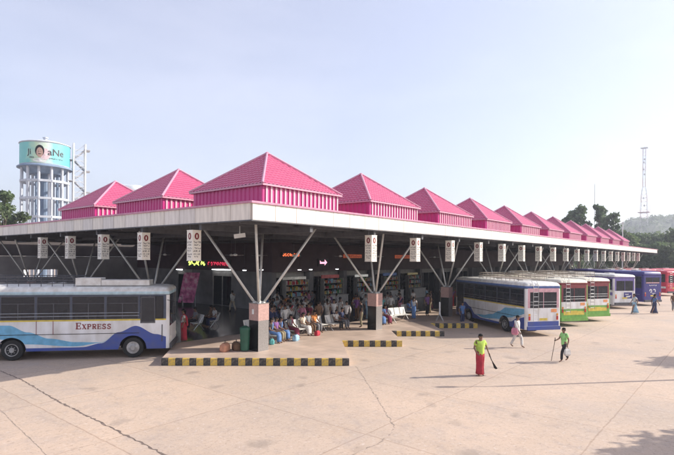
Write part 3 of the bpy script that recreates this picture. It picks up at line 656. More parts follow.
def pose(kind):
    if kind == 'sit':
        J = dict(pel=(0, 0, .52), spi=(-.04, 0, .68), che=(-.05, 0, .88), nec=(-.03, 0, 1.04), jaw=(.01, 0, 1.12), hed=(.02, 0, 1.20), top=(.0, 0, 1.27))
        for s, n_ in ((-1, 'R'), (1, 'L')):
            J.update({'sho'+n_: (-.04, s*.18, .98), 'elb'+n_: (.04, s*.25, .72), 'wri'+n_: (.27, s*.13, .64), 'han'+n_: (.35, s*.10, .62), 'hip'+n_: (.03, s*.10, .50), 'kne'+n_: (.44, s*.11, .50), 'ank'+n_: (.42, s*.11, .09), 'toe'+n_: (.58, s*.13, .03)})
    else:
        st = {'stand': 0, 'walk': 1, 'stride': 1.3}[kind]
        J = dict(pel=(0, 0, .92), spi=(.0, 0, 1.08), che=(.01, 0, 1.28), nec=(.01, 0, 1.45), jaw=(.045, 0, 1.53), hed=(.045, 0, 1.61), top=(.03, 0, 1.68))
        for s, n_ in ((-1, 'R'), (1, 'L')):
            f = s*st; J.update({'sho'+n_: (0, s*.18, 1.39), 'elb'+n_: (-.04-f*.10, s*.25, 1.12), 'wri'+n_: (.06-f*.16, s*.24, .88), 'han'+n_: (.08-f*.18, s*.235, .80),
                'hip'+n_: (0, s*.09, .88), 'kne'+n_: (.04+f*.16, s*.09, .49), 'ank'+n_: (-.02+f*.24 if f >= 0 else -.02+f*.28, s*.09, .09 if f >= 0 else .14), 'toe'+n_: (.13+f*.24 if f >= 0 else .10+f*.26, s*.10, .03 if f >= 0 else .05)})
    return J
def rigid(J, kw):
    J = dict(J); J.update(kw); return J
def body_mesh(J, female=False):
    R = dict(pel=(.13, .12), spi=(.115, .10), che=(.135, .11), nec=.052, jaw=(.062, .068), hed=(.082, .095), top=(.05, .06))
    for n_ in 'LR': R.update({'sho'+n_: .058, 'elb'+n_: .040, 'wri'+n_: .027, 'han'+n_: (.034, .022), 'hip'+n_: .085, 'kne'+n_: .056, 'ank'+n_: .038, 'toe'+n_: .030})
    P = {k: (J[k], R[k]) for k in J}
    E_ = [('pel', 'spi'), ('spi', 'che'), ('che', 'nec'), ('nec', 'jaw'), ('jaw', 'hed'), ('hed', 'top')]
    for n_ in 'LR': E_ += [('che', 'sho'+n_), ('sho'+n_, 'elb'+n_), ('elb'+n_, 'wri'+n_), ('wri'+n_, 'han'+n_), ('pel', 'hip'+n_), ('hip'+n_, 'kne'+n_), ('kne'+n_, 'ank'+n_), ('ank'+n_, 'toe'+n_)]
    me = skin_mesh(P, E_); mb = MB()
    for n_, s in (('R', -1), ('L', 1)):        # fingers and thumb
        h = V3(J['han'+n_]); w_ = V3(J['wri'+n_]); d = (h-w_).normalized(); sd_ = d.cross(Vector((0, 1, 0))).normalized()
        for k, ln in enumerate((.055, .07, .075, .065)):
            a = h + sd_*(.022*(k-1.5)*.8); m_ = a + d*ln*.6; e_ = m_ + d*ln*.35 + Vector((0, -s*.02, 0)); mb.tube(a-d*.02, m_, .009, 5, .008); mb.tube(m_, e_, .008, 5, .006)
        a = h - d*.03 + sd_*.03; mb.tube(a, a+sd_*.03+d*.035, .010, 5, .007)
    hd_ = V3(J['hed']); mb.tube(hd_+V3((.075, 0, .01)), hd_+V3((.108, 0, -.03)), .010, 5, .017)      # nose
    mb.tube(hd_+V3((.07, -.025, -.065)), hd_+V3((.07, .025, -.065)), .010, 5)
    for s in (-1, 1): mb.ell(hd_+V3((-.005, s*.088, -.01)), (.022, .010, .032), 6, 4)
    me = merge(me, mb); me.materials.clear(); me.materials.append(M_skin); return me
def eyes_mesh(J):
    h = V3(J['hed']); mb = MB()
    for s in (-1, 1): mb.ell(h+V3((.079, s*.032, .005)), (.014, .016, .010), 8, 5)
    return mb.mesh('eyes', M_eye)
def hair_mesh(J, female):
    h = V3(J['hed']); mb = MB()
    mb.ell(h+V3((-.022, 0, .030)), (.094, .090, .078), 14, 9)
    mb.ell(h+V3((-.042, 0, -.012)), (.070, .088, .085), 12, 9)
    if female: mb.ell(h+V3((-.12, 0, -.03)), (.05, .055, .055), 10, 6); mb.tube(h+V3((-.11, 0, -.06)), h+V3((-.10, .02, -.38)), .028, 6, .012)
    return mb.mesh('hair', M_hair, True)
def top_mesh(J, sleeve='half', loose=.02):
    sit = J['pel'][2] < .7
    P = dict(hem=(tuple(V3(J['pel'])+V3((0, 0, -.10 if not sit else -.02))), (.15+loose, .14+loose)), pel=(J['pel'], (.148+loose, .135+loose)), spi=(J['spi'], (.13+loose, .115+loose)), che=(J['che'], (.148+loose, .118+loose)), cl=(tuple(V3(J['che'])*.35+V3(J['nec'])*.65), (.09, .075)))
    E_ = [('hem', 'pel'), ('pel', 'spi'), ('spi', 'che'), ('che', 'cl')]
    for n_ in 'LR':
        P['sho'+n_] = (J['sho'+n_], .070+loose*.5); e = V3(J['elb'+n_]) if sleeve != 'half' else V3(J['sho'+n_])*.35+V3(J['elb'+n_])*.65
        P['elb'+n_] = (tuple(e), .058+loose*.5); E_ += [('che', 'sho'+n_), ('sho'+n_, 'elb'+n_)]
        if sleeve == 'long': P['wri'+n_] = (tuple(V3(J['elb'+n_])*.1+V3(J['wri'+n_])*.9), .042+loose*.3); E_ += [('elb'+n_, 'wri'+n_)]
    return skin_mesh(P, E_)
def legs_mesh(J):
    P = dict(wst=(tuple(V3(J['pel'])*.4+V3(J['spi'])*.6), (.125, .11)), pel=(tuple(V3(J['pel'])+V3((0, 0, .02))), (.14, .125))); E_ = [('wst', 'pel')]
    for n_ in 'LR':
        P['hip'+n_] = (J['hip'+n_], .105); P['kne'+n_] = (J['kne'+n_], .078); P['ank'+n_] = (tuple(V3(J['ank'+n_])+V3((0, 0, .01))), .068); E_ += [('pel', 'hip'+n_), ('hip'+n_, 'kne'+n_), ('kne'+n_, 'ank'+n_)]
    return skin_mesh(P, E_)
def skirt_mesh(J, sit=False):
    mb = MB(); n_ = 28; rs = []
    if not sit:
        kx = .5*(J['ankL'][0]+J['ankR'][0]); sp = abs(J['ankL'][0]-J['ankR'][0])
        for z, rx_, ry_, cx in ((1.0, .135, .16, 0), (.9, .155, .178, 0), (.7, .155, .172, kx*.3), (.5, .145+sp*.06, .155, kx*.6), (.28, .145+sp*.20, .15, kx), (.07, .165+sp*.30, .16, kx)):
            rs.append([(cx+rx_*math.cos(2*math.pi*k/n_)*(1+.10*(1.05-z)*math.sin(2.7*k)+.05*(1-z)*math.sin(1.1*k+2)), ry_*math.sin(2*math.pi*k/n_)*(1+.10*(1.05-z)*math.sin(2.7*k)+.05*(1-z)*math.sin(1.1*k+2)), z) for k in range(n_)])
    else:
        for (cx, cz, a, b_, tilt) in ((-.02, .66, .15, .16, 0), (.05, .55, .15, .18, .5), (.25, .51, .10, .18, 1.3), (.41, .49, .105, .18, 1.0), (.45, .38, .095, .17, .25), (.45, .22, .095, .165, 0), (.45, .10, .11, .175, 0)):
            rs.append([(cx+a*math.cos(2*math.pi*k/n_)*math.cos(tilt)*(1+.08*math.sin(2.7*k)), b_*math.sin(2*math.pi*k/n_)*(1+.06*math.sin(2.7*k)), cz+a*math.cos(2*math.pi*k/n_)*math.sin(tilt)) for k in range(n_)])
    mb.rings(rs[::-1]); return mb.mesh('sari_skirt', M_white, True)
def drape_mesh(J):
    P = dict(a=((J['pel'][0], -.14, J['pel'][2]+.02), (.07, .10)), b=(tuple(V3(J['che'])+V3((.09, 0, -.08))), (.05, .10)), c=(tuple(V3(J['shoL'])+V3((.02, -.02, .05))), (.06, .06)), d=(tuple(V3(J['shoL'])+V3((-.12, -.01, -.10))), (.04, .08)), e=(tuple(V3(J['pel'])+V3((-.19, .10, -.12))), (.03, .10)))
    return skin_mesh(P, [('a', 'b'), ('b', 'c'), ('c', 'd'), ('d', 'e')])
VAR = {}
def variant(key, kind, female, sleeve='half', mod=None):
    J = pose(kind)
    if mod: J = rigid(J, mod)
    v = dict(J=J, body=body_mesh(J, female), eyes=eyes_mesh(J), hair=hair_mesh(J, female), top=top_mesh(J, sleeve, .012 if not female else .004))
    if female: v['skirt'] = skirt_mesh(J, kind == 'sit'); v['drape'] = drape_mesh(J)
    else: v['legs'] = legs_mesh(J)
    VAR[key] = v
variant('man_stand', 'stand', False); variant('man_walk', 'walk', False, 'long'); variant('man_sit', 'sit', False)
variant('woman_stand', 'stand', True); variant('woman_sit', 'sit', True); variant('woman_walk', 'walk', True)
variant('man_phone', 'stand', False, 'long', {'elbR': (.08, -.26, 1.14), 'wriR': (.26, -.14, 1.24), 'hanR': (.32, -.10, 1.28)})
def cloth(c):
    k = 'cloth_%02d%02d%02d' % tuple(int(x*99) for x in c); return mat(k, c, .85, var=.15, scale=5, bump=.2)
CN = {'rust': (.50, .24, .15), 'white': (.62, .60, .57), 'black': (.02, .02, .025), 'navy': (.03, .04, .10), 'blue': (.10, .20, .42), 'sky blue': (.30, .48, .62), 'teal': (.12, .42, .42), 'red': (.42, .03, .05), 'maroon': (.18, .02, .05), 'orange': (.60, .22, .06), 'pink': (.58, .22, .30),
      'green': (.08, .26, .10), 'lime': (.45, .62, .10), 'yellow': (.62, .48, .10), 'grey': (.22, .22, .23), 'beige': (.48, .40, .30), 'purple': (.20, .08, .26), 'brown': (.16, .09, .05), 'khaki': (.32, .27, .17)}
def person(var, loc, rz, top, bottom, label, group=None, scale=1, extra=None):
    v = VAR[var]; t = thing('person', label, 'person', loc, rz, group); t.scale = (scale,)*3
    link('body', v['body'], t); link('hair', v['hair'], t); link('eyes', v['eyes'], t)
    def g(nm, me, col):
        if not me.materials: me.materials.append(M_white)
        o = link(nm, me, t); o.material_slots[0].link = 'OBJECT'; o.material_slots[0].material = cloth(CN[col]); return o
    if 'skirt' in v: g('blouse', v['top'], top); g('sari_skirt', v['skirt'], bottom); g('sari_drape', v['drape'], bottom)
    else: g('shirt', v['top'], top); g('trousers', v['legs'], bottom)
    return t
def facing(dx, dy): return math.atan2(dy, dx)
# yard people
toC = facing(-F.x, -F.y)
variant('woman_broom', 'stand', True, 'half', {'elbL': (.02, .29, 1.14), 'wriL': (.10, .33, .92), 'hanL': (.13, .34, .85), 'elbR': (-.02, -.27, 1.13), 'wriR': (.10, -.20, .95), 'hanR': (.15, -.17, .90)})
J = VAR['woman_broom']['J']
p = person('woman_broom', (3.36, -9.67, 0), toC+.25, 'lime', 'red', 'woman in lime vest over a red sari carrying a black broom across the yard', scale=1.0)
for ch in list(p.children):
    if ch.name.startswith('sari_drape') or ch.name.startswith('blouse'): bpy.data.objects.remove(ch)
vm = top_mesh(J, 'half', .036); vm.materials.append(cloth(CN['lime'])); link('safety_vest', vm, p)
sk = MB().path([(-.13, -.12, 1.0), (-.15, .02, .75), (-.16, .05, .45)], .05, 6).build('sari_drape', cloth(CN['red']), p)
hb = V3(J['hanL'])
br_ = thing('broom', 'dark straw broom hanging from the hand of the woman in the red sari', 'broom', (3.36, -9.67, 0), toC+.25)
MB().tube(hb+V3((.02, -.02, .07)), hb+V3((.0, .10, -.22)), .020, 6).build('handle', M_black, br_)
bs = MB()
for k in range(26):
    a = random.uniform(0, 6.28); q = random.uniform(0, .07); bs.tube(hb+V3((.0, .10, -.20)), hb+V3((-.04+q*math.cos(a), .33+q*math.sin(a), -.60+q*.5)), .009, 4)
tag(bs.build('bristles', M_black, br_), kind='stuff')
variant('green_man', 'walk', False, 'half', {'elbR': (.10, -.25, 1.12), 'wriR': (.30, -.22, 1.05), 'hanR': (.37, -.21, 1.04), 'elbL': (-.05, .26, 1.12), 'wriL': (.02, .27, .88), 'hanL': (.03, .27, .80)})
person('green_man', (8.62, -11.47, 0), facing(-Rv.x, -Rv.y)+.25, 'green', 'black', 'person in light green top and black trousers walking with a stick', scale=.93)
CN['mint'] = (.30, .62, .22)
bpy.data.objects[[o.name for o in bpy.data.objects if o.name.startswith('shirt')][-1]].material_slots[0].material = cloth(CN['mint'])
rz = facing(-Rv.x, -Rv.y)+.25
st2 = thing('walking_stick', 'thin stick held out by the person in the light green top', 'stick', (8.62, -11.47, 0), rz)
MB().tube(V3((.37, -.21, 1.04))*.93, V3((.52, -.22, .02)), .014, 6).build('shaft', M_bark, st2); MB().tube(V3((.37, -.21, 1.04))*.93+V3((0, 0, -.02)), V3((.33, -.21, 1.10)), .018, 6).build('grip', M_black, st2)
bg_ = thing('carry_bag', 'pale cloth bag at the side of the person in the light green top', 'bag', (8.62, -11.47, 0), rz)
MB().rings([[(.03+sx*a, .25+sy*b_, z) for sx, sy in ((-1, -1), (1, -1), (1, 1), (-1, 1))] for a, b_, z in ((.10, .04, .32), (.14, .07, .40), (.13, .05, .58), (.10, .02, .64))]).build('sack', cloth(CN['white']), bg_)
MB().path([(-.05, .25, .63), (.03, .25, .75), (.10, .25, .63)], .010, 5).build('handle', cloth(CN['white']), bg_)
person('man_walk', (10.85, -8.48, 0), facing(-Rv.x, -Rv.y)+2.4, 'white', 'white', 'person in white clothes walking beside the rear wheel of the white bus', scale=1.02)
sb = thing('shoulder_bag', 'pink bag slung by the person in white next to the bus', 'bag', (10.85, -8.48, 0), facing(-Rv.x, -Rv.y)+2.4)
MB().rings([[(.0+sx*a, -.30+sy*b_, z) for sx, sy in ((-1, -1), (1, -1), (1, 1), (-1, 1))] for a, b_, z in ((.13, .05, .72), (.17, .08, .82), (.16, .07, 1.00), (.12, .03, 1.08))]).build('pouch', cloth(CN['pink']), sb)
MB().path([(-.10, -.29, 1.06), (.0, -.22, 1.44), (.10, -.29, 1.06)], .012, 5).build('strap', cloth(CN['pink']), sb)
person('woman_walk', (35.0, -10.2, 0), facing(-Rv.x, -Rv.y), 'white', 'sky blue', 'pedestrian in pale blue before the rear of the purple coach', scale=1.03)
person('woman_walk', (36.0, -11.6, 0), facing(Rv.x, Rv.y), 'blue', 'navy', 'pedestrian in dark blue sari before the purple coach', scale=1.03)
person('man_stand', (39.99, -12.6, 0), toC, 'brown', 'grey', 'standing person in brown shirt at the right edge of the yard', scale=1.0)
# under the canopy: exact ones first, then the crowd
person('man_walk', (9.8, 14.3, PZ), facing(0, 1), 'white', 'beige', 'person in white shirt walking towards the hall doorway', scale=1.0)
person('man_stand', (16.9, -2.4, 0), toC+.4, 'blue', 'navy', 'person in blue shirt standing by the nose of the white bus')
person('woman_stand', (-1.0, 4.75, PZ), toC-1.2, 'white', 'red', 'woman in red behind the front corner of the express bus')

# benches
def bench_mesh():
    w_ = .56; out_ = {}
    st_m = []
    seat = MB().rings([[(x, y, z) for x, y, z in pr] for pr in ([(-.05, -.25, .44), (.42, -.25, .42), (.46, -.25, .40), (.42, -.25, .385), (-.05, -.25, .41)], [(-.05, .25, .44), (.42, .25, .42), (.46, .25, .40), (.42, .25, .385), (-.05, .25, .41)])])
    back = MB().rings([[(-.06, y, .44), (-.20, y, .90), (-.225, y, .90), (-.085, y, .44)] for y in (-.25, .25)])
    leg = MB().path([(-.22, 0, 0), (.08, 0, .38), (.40, 0, 0)], .025, 6).path([(.08, 0, .38), (-.18, 0, .80)], .022, 6)
    bm3 = MB().bb(.05, .11, -.84, .84, .355, .382)
    return seat.mesh('seat', M_bench), back.mesh('backrest', M_bench), leg.mesh('leg', M_chrome), bm3.mesh('beam', M_chrome)
M_bench = mat('bench_white', (.66, .64, .60), .4, var=.06)
bme = bench_mesh()
def bench(x, y, rz, label):
    t = thing('waiting_bench', label, 'bench', (x, y, PZ), rz, 'waiting benches on the platform')
    for k in (-1, 0, 1): link('seat', bme[0], t, (0, k*.56, 0)); link('backrest', bme[1], t, (0, k*.56, 0))
    for k in (-1, 1): link('leg', bme[2], t, (0, k*.7, 0))
    link('beam', bme[3], t)
    return t
SV = -math.pi/2       # facing -v
rng2 = random.Random(3)
tops = ['white', 'sky blue', 'navy', 'maroon', 'orange', 'grey', 'beige', 'black', 'pink', 'teal', 'brown', 'purple', 'white', 'blue', 'black', 'grey']
bots = ['black', 'grey', 'navy', 'brown', 'khaki', 'black']
sbots = ['red', 'teal', 'orange', 'pink', 'maroon', 'beige', 'purple', 'white', 'sky blue', 'blue']
def sitters(bx, by, rz, seats, place):
    for k, wh in seats:
        off = Matrix.Rotation(rz, 3, 'Z') @ Vector((.06, k*.56, 0)); sx, sy = bx+off.x, by+off.y
        if wh == 'f': a, b_ = rng2.choice(tops), rng2.choice(sbots); lb = 'woman in %s sari seated on %s' % (b_, place)
        else: a, b_ = rng2.choice(tops), rng2.choice(bots); lb = 'man in %s shirt seated on %s' % (a, place)
        yield ('woman_sit' if wh == 'f' else 'man_sit'), sx, sy, a, b_, lb, k
rows = [  # x, y, rot, seats, place
 (2.35, 1.35, SV+.35, [(-1, 'f'), (0, 'm'), (1, 'f')], 'bench nearest the corner pedestal'),
 (4.3, 1.7, SV+.1, [(-1, 'f'), (1, 'f')], 'second bench right of the corner pedestal'),
 (6.1, 2.0, SV, [(-1, 'm'), (0, 'm')], 'third bench right of the corner pedestal'),
 (7.9, 1.8, SV, [(0, 'm'), (1, 'm')], 'bench just left of the second pedestal'),
 (3.0, 3.6, SV, [(0, 'm'), (1, 'f')], 'second row bench behind the corner group'),
 (5.3, 4.2, SV, [(-1, 'm'), (0, 'f'), (1, 'm')], 'second row bench amid the crowd'),
 (8.0, 4.4, SV, [(-1, 'f'), (0, 'm')], 'second row bench behind the second pedestal'),
 (12.3, 1.1, SV-.2, [(0, 'f'), (-1, 'f')], 'bench right of the second pedestal'),
 (14.3, 1.3, SV-.2, [], 'empty bench'),
 (17.2, 2.2, SV, [(0, 'f')], 'bench left of the third pedestal'),
 (3.6, 8.6, 2.9, [(0, 'm'), (1, 'm')], 'shaded bench left of the corner pedestal'),
 (2.2, 8.3, 2.9, [(0, 'm')], 'leftmost bench in the shaded hall'),
]
for bx, by, rz, seats, place in rows:
    bench(bx, by, rz, 'white steel bench, ' + (place if place != 'empty bench' else 'empty one between the second and third pedestals'))
    for var, sx, sy, a, b_, lb, k in sitters(bx, by, rz, seats, place):
        if b_ in lb: pass
        side = {-1: ', left seat', 0: ', middle seat', 1: ', right seat'}[k if math.cos(rz) < .5 else k]
        person(var, (sx, sy, PZ-.02), rz, a, b_, lb + side, 'waiting passengers', rng2.uniform(.95, 1.05))
# standing crowd: zones of the platform, named by what is beside them
zones = [((1.6, 4.6), (4.8, 11.2), 16, 'behind benches right of corner pedestal'), ((4.6, 9.2), (5.2, 11.4), 24, 'in crowd left of second pedestal'), ((8.7, 9.6), (.9, 3.0), 2, 'right beside the second pedestal'),
         ((10.4, 16), (4, 11), 9, 'shaded between second and third pedestals'), ((10.6, 15.2), (2.2, 4.6), 7, 'behind benches right of second pedestal'), ((15.4, 20.5), (.6, 5.5), 13, 'near the third pedestal'), ((19, 30), (3, 10), 9, 'in shade behind the docked white bus'), ((5.3, 7.4), (2.9, 3.5), 2, 'between the two bench rows')]
placed = []
zones.insert(0, ((2.2, 8.9), (2.5, 5.2), 20, 'just behind the front row of benches'))
for (a0, a1), (b0, b1), cnt, place in zones:
    sel = []
    for _ in range(400):
        if len(sel) >= cnt: break
        x, y = rng2.uniform(a0, a1), rng2.uniform(b0, b1)
        dv = Vector((x, y, 0))-CAM; sx_ = 337+499.13*dv.dot(Rv)/dv.dot(F)
        if a0 < 9 and not (270 < sx_ < 368): continue
        if all((x-px_)**2+(y-py_)**2 > .32 for px_, py_ in placed) and not any(abs(x-9.6*k) < .6 and (abs(y) < .6 or abs(y-9.6) < .6) for k in range(4)) and not any(abs(x-r_[0]) < 1.0 and abs(y-r_[1]) < .6 for r_ in rows):
            sel.append((x, y)); placed.append((x, y))
    sel.sort(key=lambda p_: (Vector((p_[0], p_[1], 0))-CAM).dot(Rv)/(Vector((p_[0], p_[1], 0))-CAM).dot(F))
    for i, (x, y) in enumerate(sel):
        fem = rng2.random() < .38; var = rng2.choice(['woman_stand', 'woman_walk']) if fem else rng2.choice(['man_stand', 'man_walk', 'man_phone', 'man_stand'])
        a = rng2.choice(tops); b_ = rng2.choice(sbots if fem else bots)
        if rng2.random() < .42: a = 'white'
        if not fem and rng2.random() < .15: b_ = 'white'
        who = ('woman in %s sari' % b_) if fem else ('man in %s shirt' % a)
        person(var, (x, y, PZ), rng2.uniform(0, 6.28), a, b_, '%s %s, %s from left' % (who, place, ordn[i]), 'waiting passengers', rng2.uniform(.92, 1.05))

# ------------------------------------------------------------------ stalls before the shopfronts
M_panels = [mat('header_%d' % q_, c_, .5, scale=3, var=.3, emit=c_, estr=e_) for q_, (c_, e_) in enumerate((((.5, .48, .44), .12), ((.35, .08, .08), .1), ((.6, .6, .56), .3), ((.10, .16, .34), .1), ((.5, .42, .2), .1)))]  # unlit header boards, given a faint glow of their own for lamplight
GM = [cloth(CN[k_]) for k_ in ('white', 'red', 'yellow', 'sky blue', 'green', 'orange', 'beige')]
for k, (x, lb) in enumerate([(14.5, 'stall with narrow header and packed shelves behind the crowd, nearest the hall corner'), (19.3, 'stall with narrow header and packed shelves, second along from the hall corner'), (24.2, 'stall with narrow header and packed shelves, third along from the hall corner'), (29, 'stall with narrow header and packed shelves, fourth along from the hall corner'), (33.8, 'stall with narrow header and packed shelves, fifth along from the hall corner')]):
    t = thing('shop_stall', lb, 'stall', (x, 11.95, PZ), 0, 'stalls under the maroon band')
    MB().bb(-1.3, 1.3, -1.1, -.5, 0, 1.0).bb(-1.35, 1.35, -1.15, -.45, 1.0, 1.05).build('counter', M_bench, t)
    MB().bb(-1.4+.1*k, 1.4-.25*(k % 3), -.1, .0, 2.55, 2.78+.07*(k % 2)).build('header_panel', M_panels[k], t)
    for x_ in (-1.38, 1.38): MB().bb(x_-.03, x_+.03, -.45, -.0, 0, 2.54).build('post', M_hfr, t)
    for z in (1.1, 1.6, 2.1):
        sh = MB().bb(-1.34, 1.34, -.42, -.02, z, z+.03).build('shelf', M_hfr, t); gd = MB(); xx = -1.3
        while xx < 1.2:
            q = rr_ = rng2.uniform(.08, .22); gd.bb(xx, xx+q*.9, -.38, -.1, z+.032, z+.03+rng2.uniform(.15, .38), rng2.randrange(7)); xx += q
        # goods are tiny packets
        gd.m = gd.m[:len(gd.f)]; tag(gd.build('goods', GM, sh), kind='stuff')

# ------------------------------------------------------------------ small station furniture
def luggage(x, y, z, col, label, rz=0, s=1):
    t = thing('luggage_bag', label, 'bag', (x, y, z), rz, 'bags set down on the platform')
    MB().rings([[(px_*a*s, py_*b_*s, zz*s) for px_, py_ in outline(2, 2, .5)] for a, b_, zz in ((.24, .14, 0), (.28, .18, .08), (.27, .17, .30), (.18, .08, .40))]).build('sack', cloth(CN[col]), t)
    MB().path([(-.1*s, 0, .38*s), (0, 0, .52*s), (.1*s, 0, .38*s)], .012, 5).build('handle', M_black, t)
luggage(3.1, .55, PZ, 'sky blue', 'pale blue bag on the platform in front of the nearest bench', .3, .8)
luggage(1.5, .7, PZ, 'teal', 'teal bag at the feet of the corner bench group', .9, .7)
luggage(5.2, .9, PZ, 'red', 'red bag before the second bench', .2, .7)
luggage(-1.3, .9, PZ, 'rust', 'rust orange bundle on the platform left of the corner pedestal', .4, 1.0)
luggage(-.75, .75, PZ, 'brown', 'brown sack leaning by the green bin at the corner pedestal', 1.2)
bn = thing('litter_bin', 'dark green litter bin against the left side of the corner pedestal', 'bin', (-.62, .28, PZ))
MB().lathe([(.20, .05), (.24, 1.0), (.25, 1.02)], 16).build('drum', mat('bin_green', (.02, .10, .06), .5), bn); MB().lathe([(.26, 1.02), (.24, 1.12), (.08, 1.2)], 16).build('lid', mat('bin_green', (0, 0, 0)), bn)
cb = thing('information_board', 'white wheeled board with a printed strip beside the third pedestal', 'board', (16.2, -1.0, PZ), .5)
MB().bb(-.5, .5, -.05, .05, .5, 1.3).build('panel', M_white, cb); MB().bb(-.48, .48, -.06, -.051, .55, .75).build('print_strip', M_print, cb)
for s in (-1, 1): MB().tube((s*.45, -.25, 0), (s*.45, 0, .5), .02, 6).tube((s*.45, .25, 0), (s*.45, 0, .5), .02, 6).build('leg', M_chrome, cb)
pt = MB().add([(-cw-.006, .12, 2.28), (-cw-.006, -.02, 2.28), (-cw-.006, -.02, 2.04), (-cw-.006, .12, 2.04)], [(0, 1, 2, 3)]).build('notice', M_white); pt.location = (0, 0, 0); tag(pt, 'small white notice pasted on the corner pedestal', 'notice')
# CCTV housing
cc = thing('security_camera', 'white security camera hanging under the canopy corner', 'camera', (-1.7, -.6, 5.85), 2.4)
MB().box((0, 0, -.15), (.5, .20, .18), ry=.15).build('housing', M_white, cc); MB().tube((0, 0, .0), (.0, 0, -.08), .03, 6).tube((0, 0, .5), (0, 0, 0), .02, 6).build('bracket', M_chrome, cc)
# lights and fans
M_lamp = mat('lit_lamp', (.9, .9, .9), .3, emit=(.95, .98, 1), estr=6)
for k, (x, y, z) in enumerate([(8.6, 11.4, 3.75), (10.3, 11.4, 3.75), (14.6, 11.4, 3.7), (16.0, 11.4, 3.7), (19.6, 11.4, 3.7)]):
    t = thing('lamp', 'small lit white lamp over the shopfronts, %s from the left' % ordn[k], 'lamp', (x, y, z), 0, 'lamps over the shopfronts')
    MB().lathe([(.02, .12), (.16, .06), (.18, 0)], 12).build('lamp_shade', M_white, t); MB().lathe([(.14, -.03), (.15, -.001), (.1, .0)], 12).build('bulb', M_lamp, t); MB().tube((0, 0, .1), (0, 0, 2.2), .012, 5).build('cord', M_dark, t)
tl = thing('tube_light', 'thin lit tube light above the hall doorway', 'lamp', (11.9, 18.8, 3.58))
MB().tube((0, -1.5, 0), (0, 1.1, 0), .03, 8).build('tube', M_lamp, tl); MB().bb(.03, .09, -1.55, 1.15, -.04, .04).build('holder', M_white, tl)
tl = thing('tube_light', 'short lit tube light left of the hall doorway', 'lamp', (11.9, 25.2, 3.45))
MB().tube((0, -.5, 0), (0, .5, 0), .03, 8).build('tube', M_lamp, tl); MB().bb(.03, .09, -.55, .55, -.04, .04).build('holder', M_white, tl)
fb = MB()
for k in range(3):
    a = 2.094*k; c_, s_ = math.cos(a), math.sin(a)
    fb.add([(c_*.12-s_*.05, s_*.12+c_*.05, 0), (c_*.12+s_*.05, s_*.12-c_*.05, .01), (c_*.62+s_*.07, s_*.62-c_*.07, .015), (c_*.62-s_*.07, s_*.62+c_*.07, -.005)], [(0, 1, 2, 3)])
fbm = fb.mesh('blade', M_white); fhm = MB().lathe([(.05, -.05), (.12, -.02), (.12, .05), (.02, .1)], 12).mesh('motor', M_white); frm = MB().tube((0, 0, .08), (0, 0, 1.3), .015, 5).mesh('rod', M_dark)
for k, (x, y) in enumerate([(2.4, 4.8), (7.2, 4.8), (12, 4.8), (4.8, 8.2), (16.8, 4.8), (3.5, 14), (7.5, 8.5), (26, 4.8)]):
    t = thing('ceiling_fan', 'ceiling fan hanging on a rod in the shade, %s of those under the canopy' % ordn[k], 'fan', (x, y, 4.85), .5*k, 'ceiling fans under the canopy')
    link('blade', fbm, t); link('motor', fhm, t); link('rod', frm, t)
# LED and neon signs
def led(name, label, loc, rz, wd, ht, back, glow, seed, strg=2.2):
    t = thing(name, label, 'sign', loc, rz)
    MB().bb(-wd/2, wd/2, 0, .12, -ht/2, ht/2).build('sign_box', back, t)
    g_ = MB(); glyphs(g_, -wd/2+.08, wd/2-.08, 0, ht*.62, lambda x, z: (x, -.006, z), seed); g_.build('lettering', glow, t); return t
M_or = mat('orange_glow', (.5, .1, .04), .5, emit=(1, .18, .06), estr=1.1); M_gr = mat('lime_glow', (.4, .5, .1), .5, emit=(.75, 1, .15), estr=1.6); M_rd = mat('red_glow', (.4, .02, .05), .5, emit=(.9, .05, .12), estr=.55)
M_ordim = mat('faded_orange', (.55, .16, .08), .5, emit=(1, .2, .08), estr=.12)
M_rback = mat('red_sign_back', (.20, .02, .04), .5); M_pk = mat('pink_glow', (.7, .3, .4), .5, emit=(1, .45, .6), estr=.9)
led('led_sign', 'orange lit LED text sign on the maroon band above the crowd', (11.9+2.2, 11.85, 4.95), 0, 2.3, .42, M_dark, M_or, 11)
led('led_sign', 'second orange strip sign on the maroon band, right of the second pedestal', (22.6, 11.85, 4.9), 0, 2.8, .34, M_ordim, M_rback, 12)
led('led_sign', 'orange strip sign farther along the maroon band behind the docked buses', (32, 11.85, 4.9), 0, 3.6, .36, M_ordim, M_rback, 13)
t = thing('arrow_sign', 'small pink lit arrow sign beside the struts of the second pedestal', 'sign', (18.2, 11.85, 4.3))
MB().bb(-.7, .7, 0, .12, -.35, .35).build('sign_box', M_dark, t); MB().add([(-.5, -.006, -.12), (.15, -.006, -.12), (.15, -.006, -.28), (.5, -.006, .0), (.15, -.006, .28), (.15, -.006, .05), (-.35, -.006, .05), (-.5, -.006, .2)], [(0, 1, 6, 7), (1, 2, 3, 4, 5), (1, 5, 6)]).build('arrow', M_pk, t)
t = thing('hall_sign', 'long sign with lime lit letters and a red half over the hall doorway', 'sign', (11.85, 20.6, 4.1), -math.pi/2)
MB().bb(-3.2, 3.3, 0, .12, -.38, .36).build('sign_box', M_dark, t)
g_ = MB(); glyphs(g_, -3.0, -.1, .0, .42, lambda x, z: (x, -.006, z), 21); g_.build('lime_lettering', M_gr, t)
MB().bb(-.0, 3.25, -.02, -.004, -.34, .32).build('red_panel', M_rback, t); g_ = MB(); glyphs(g_, .1, 3.1, .0, .36, lambda x, z: (x, -.024, z), 22); g_.build('red_lettering', M_rd, t)
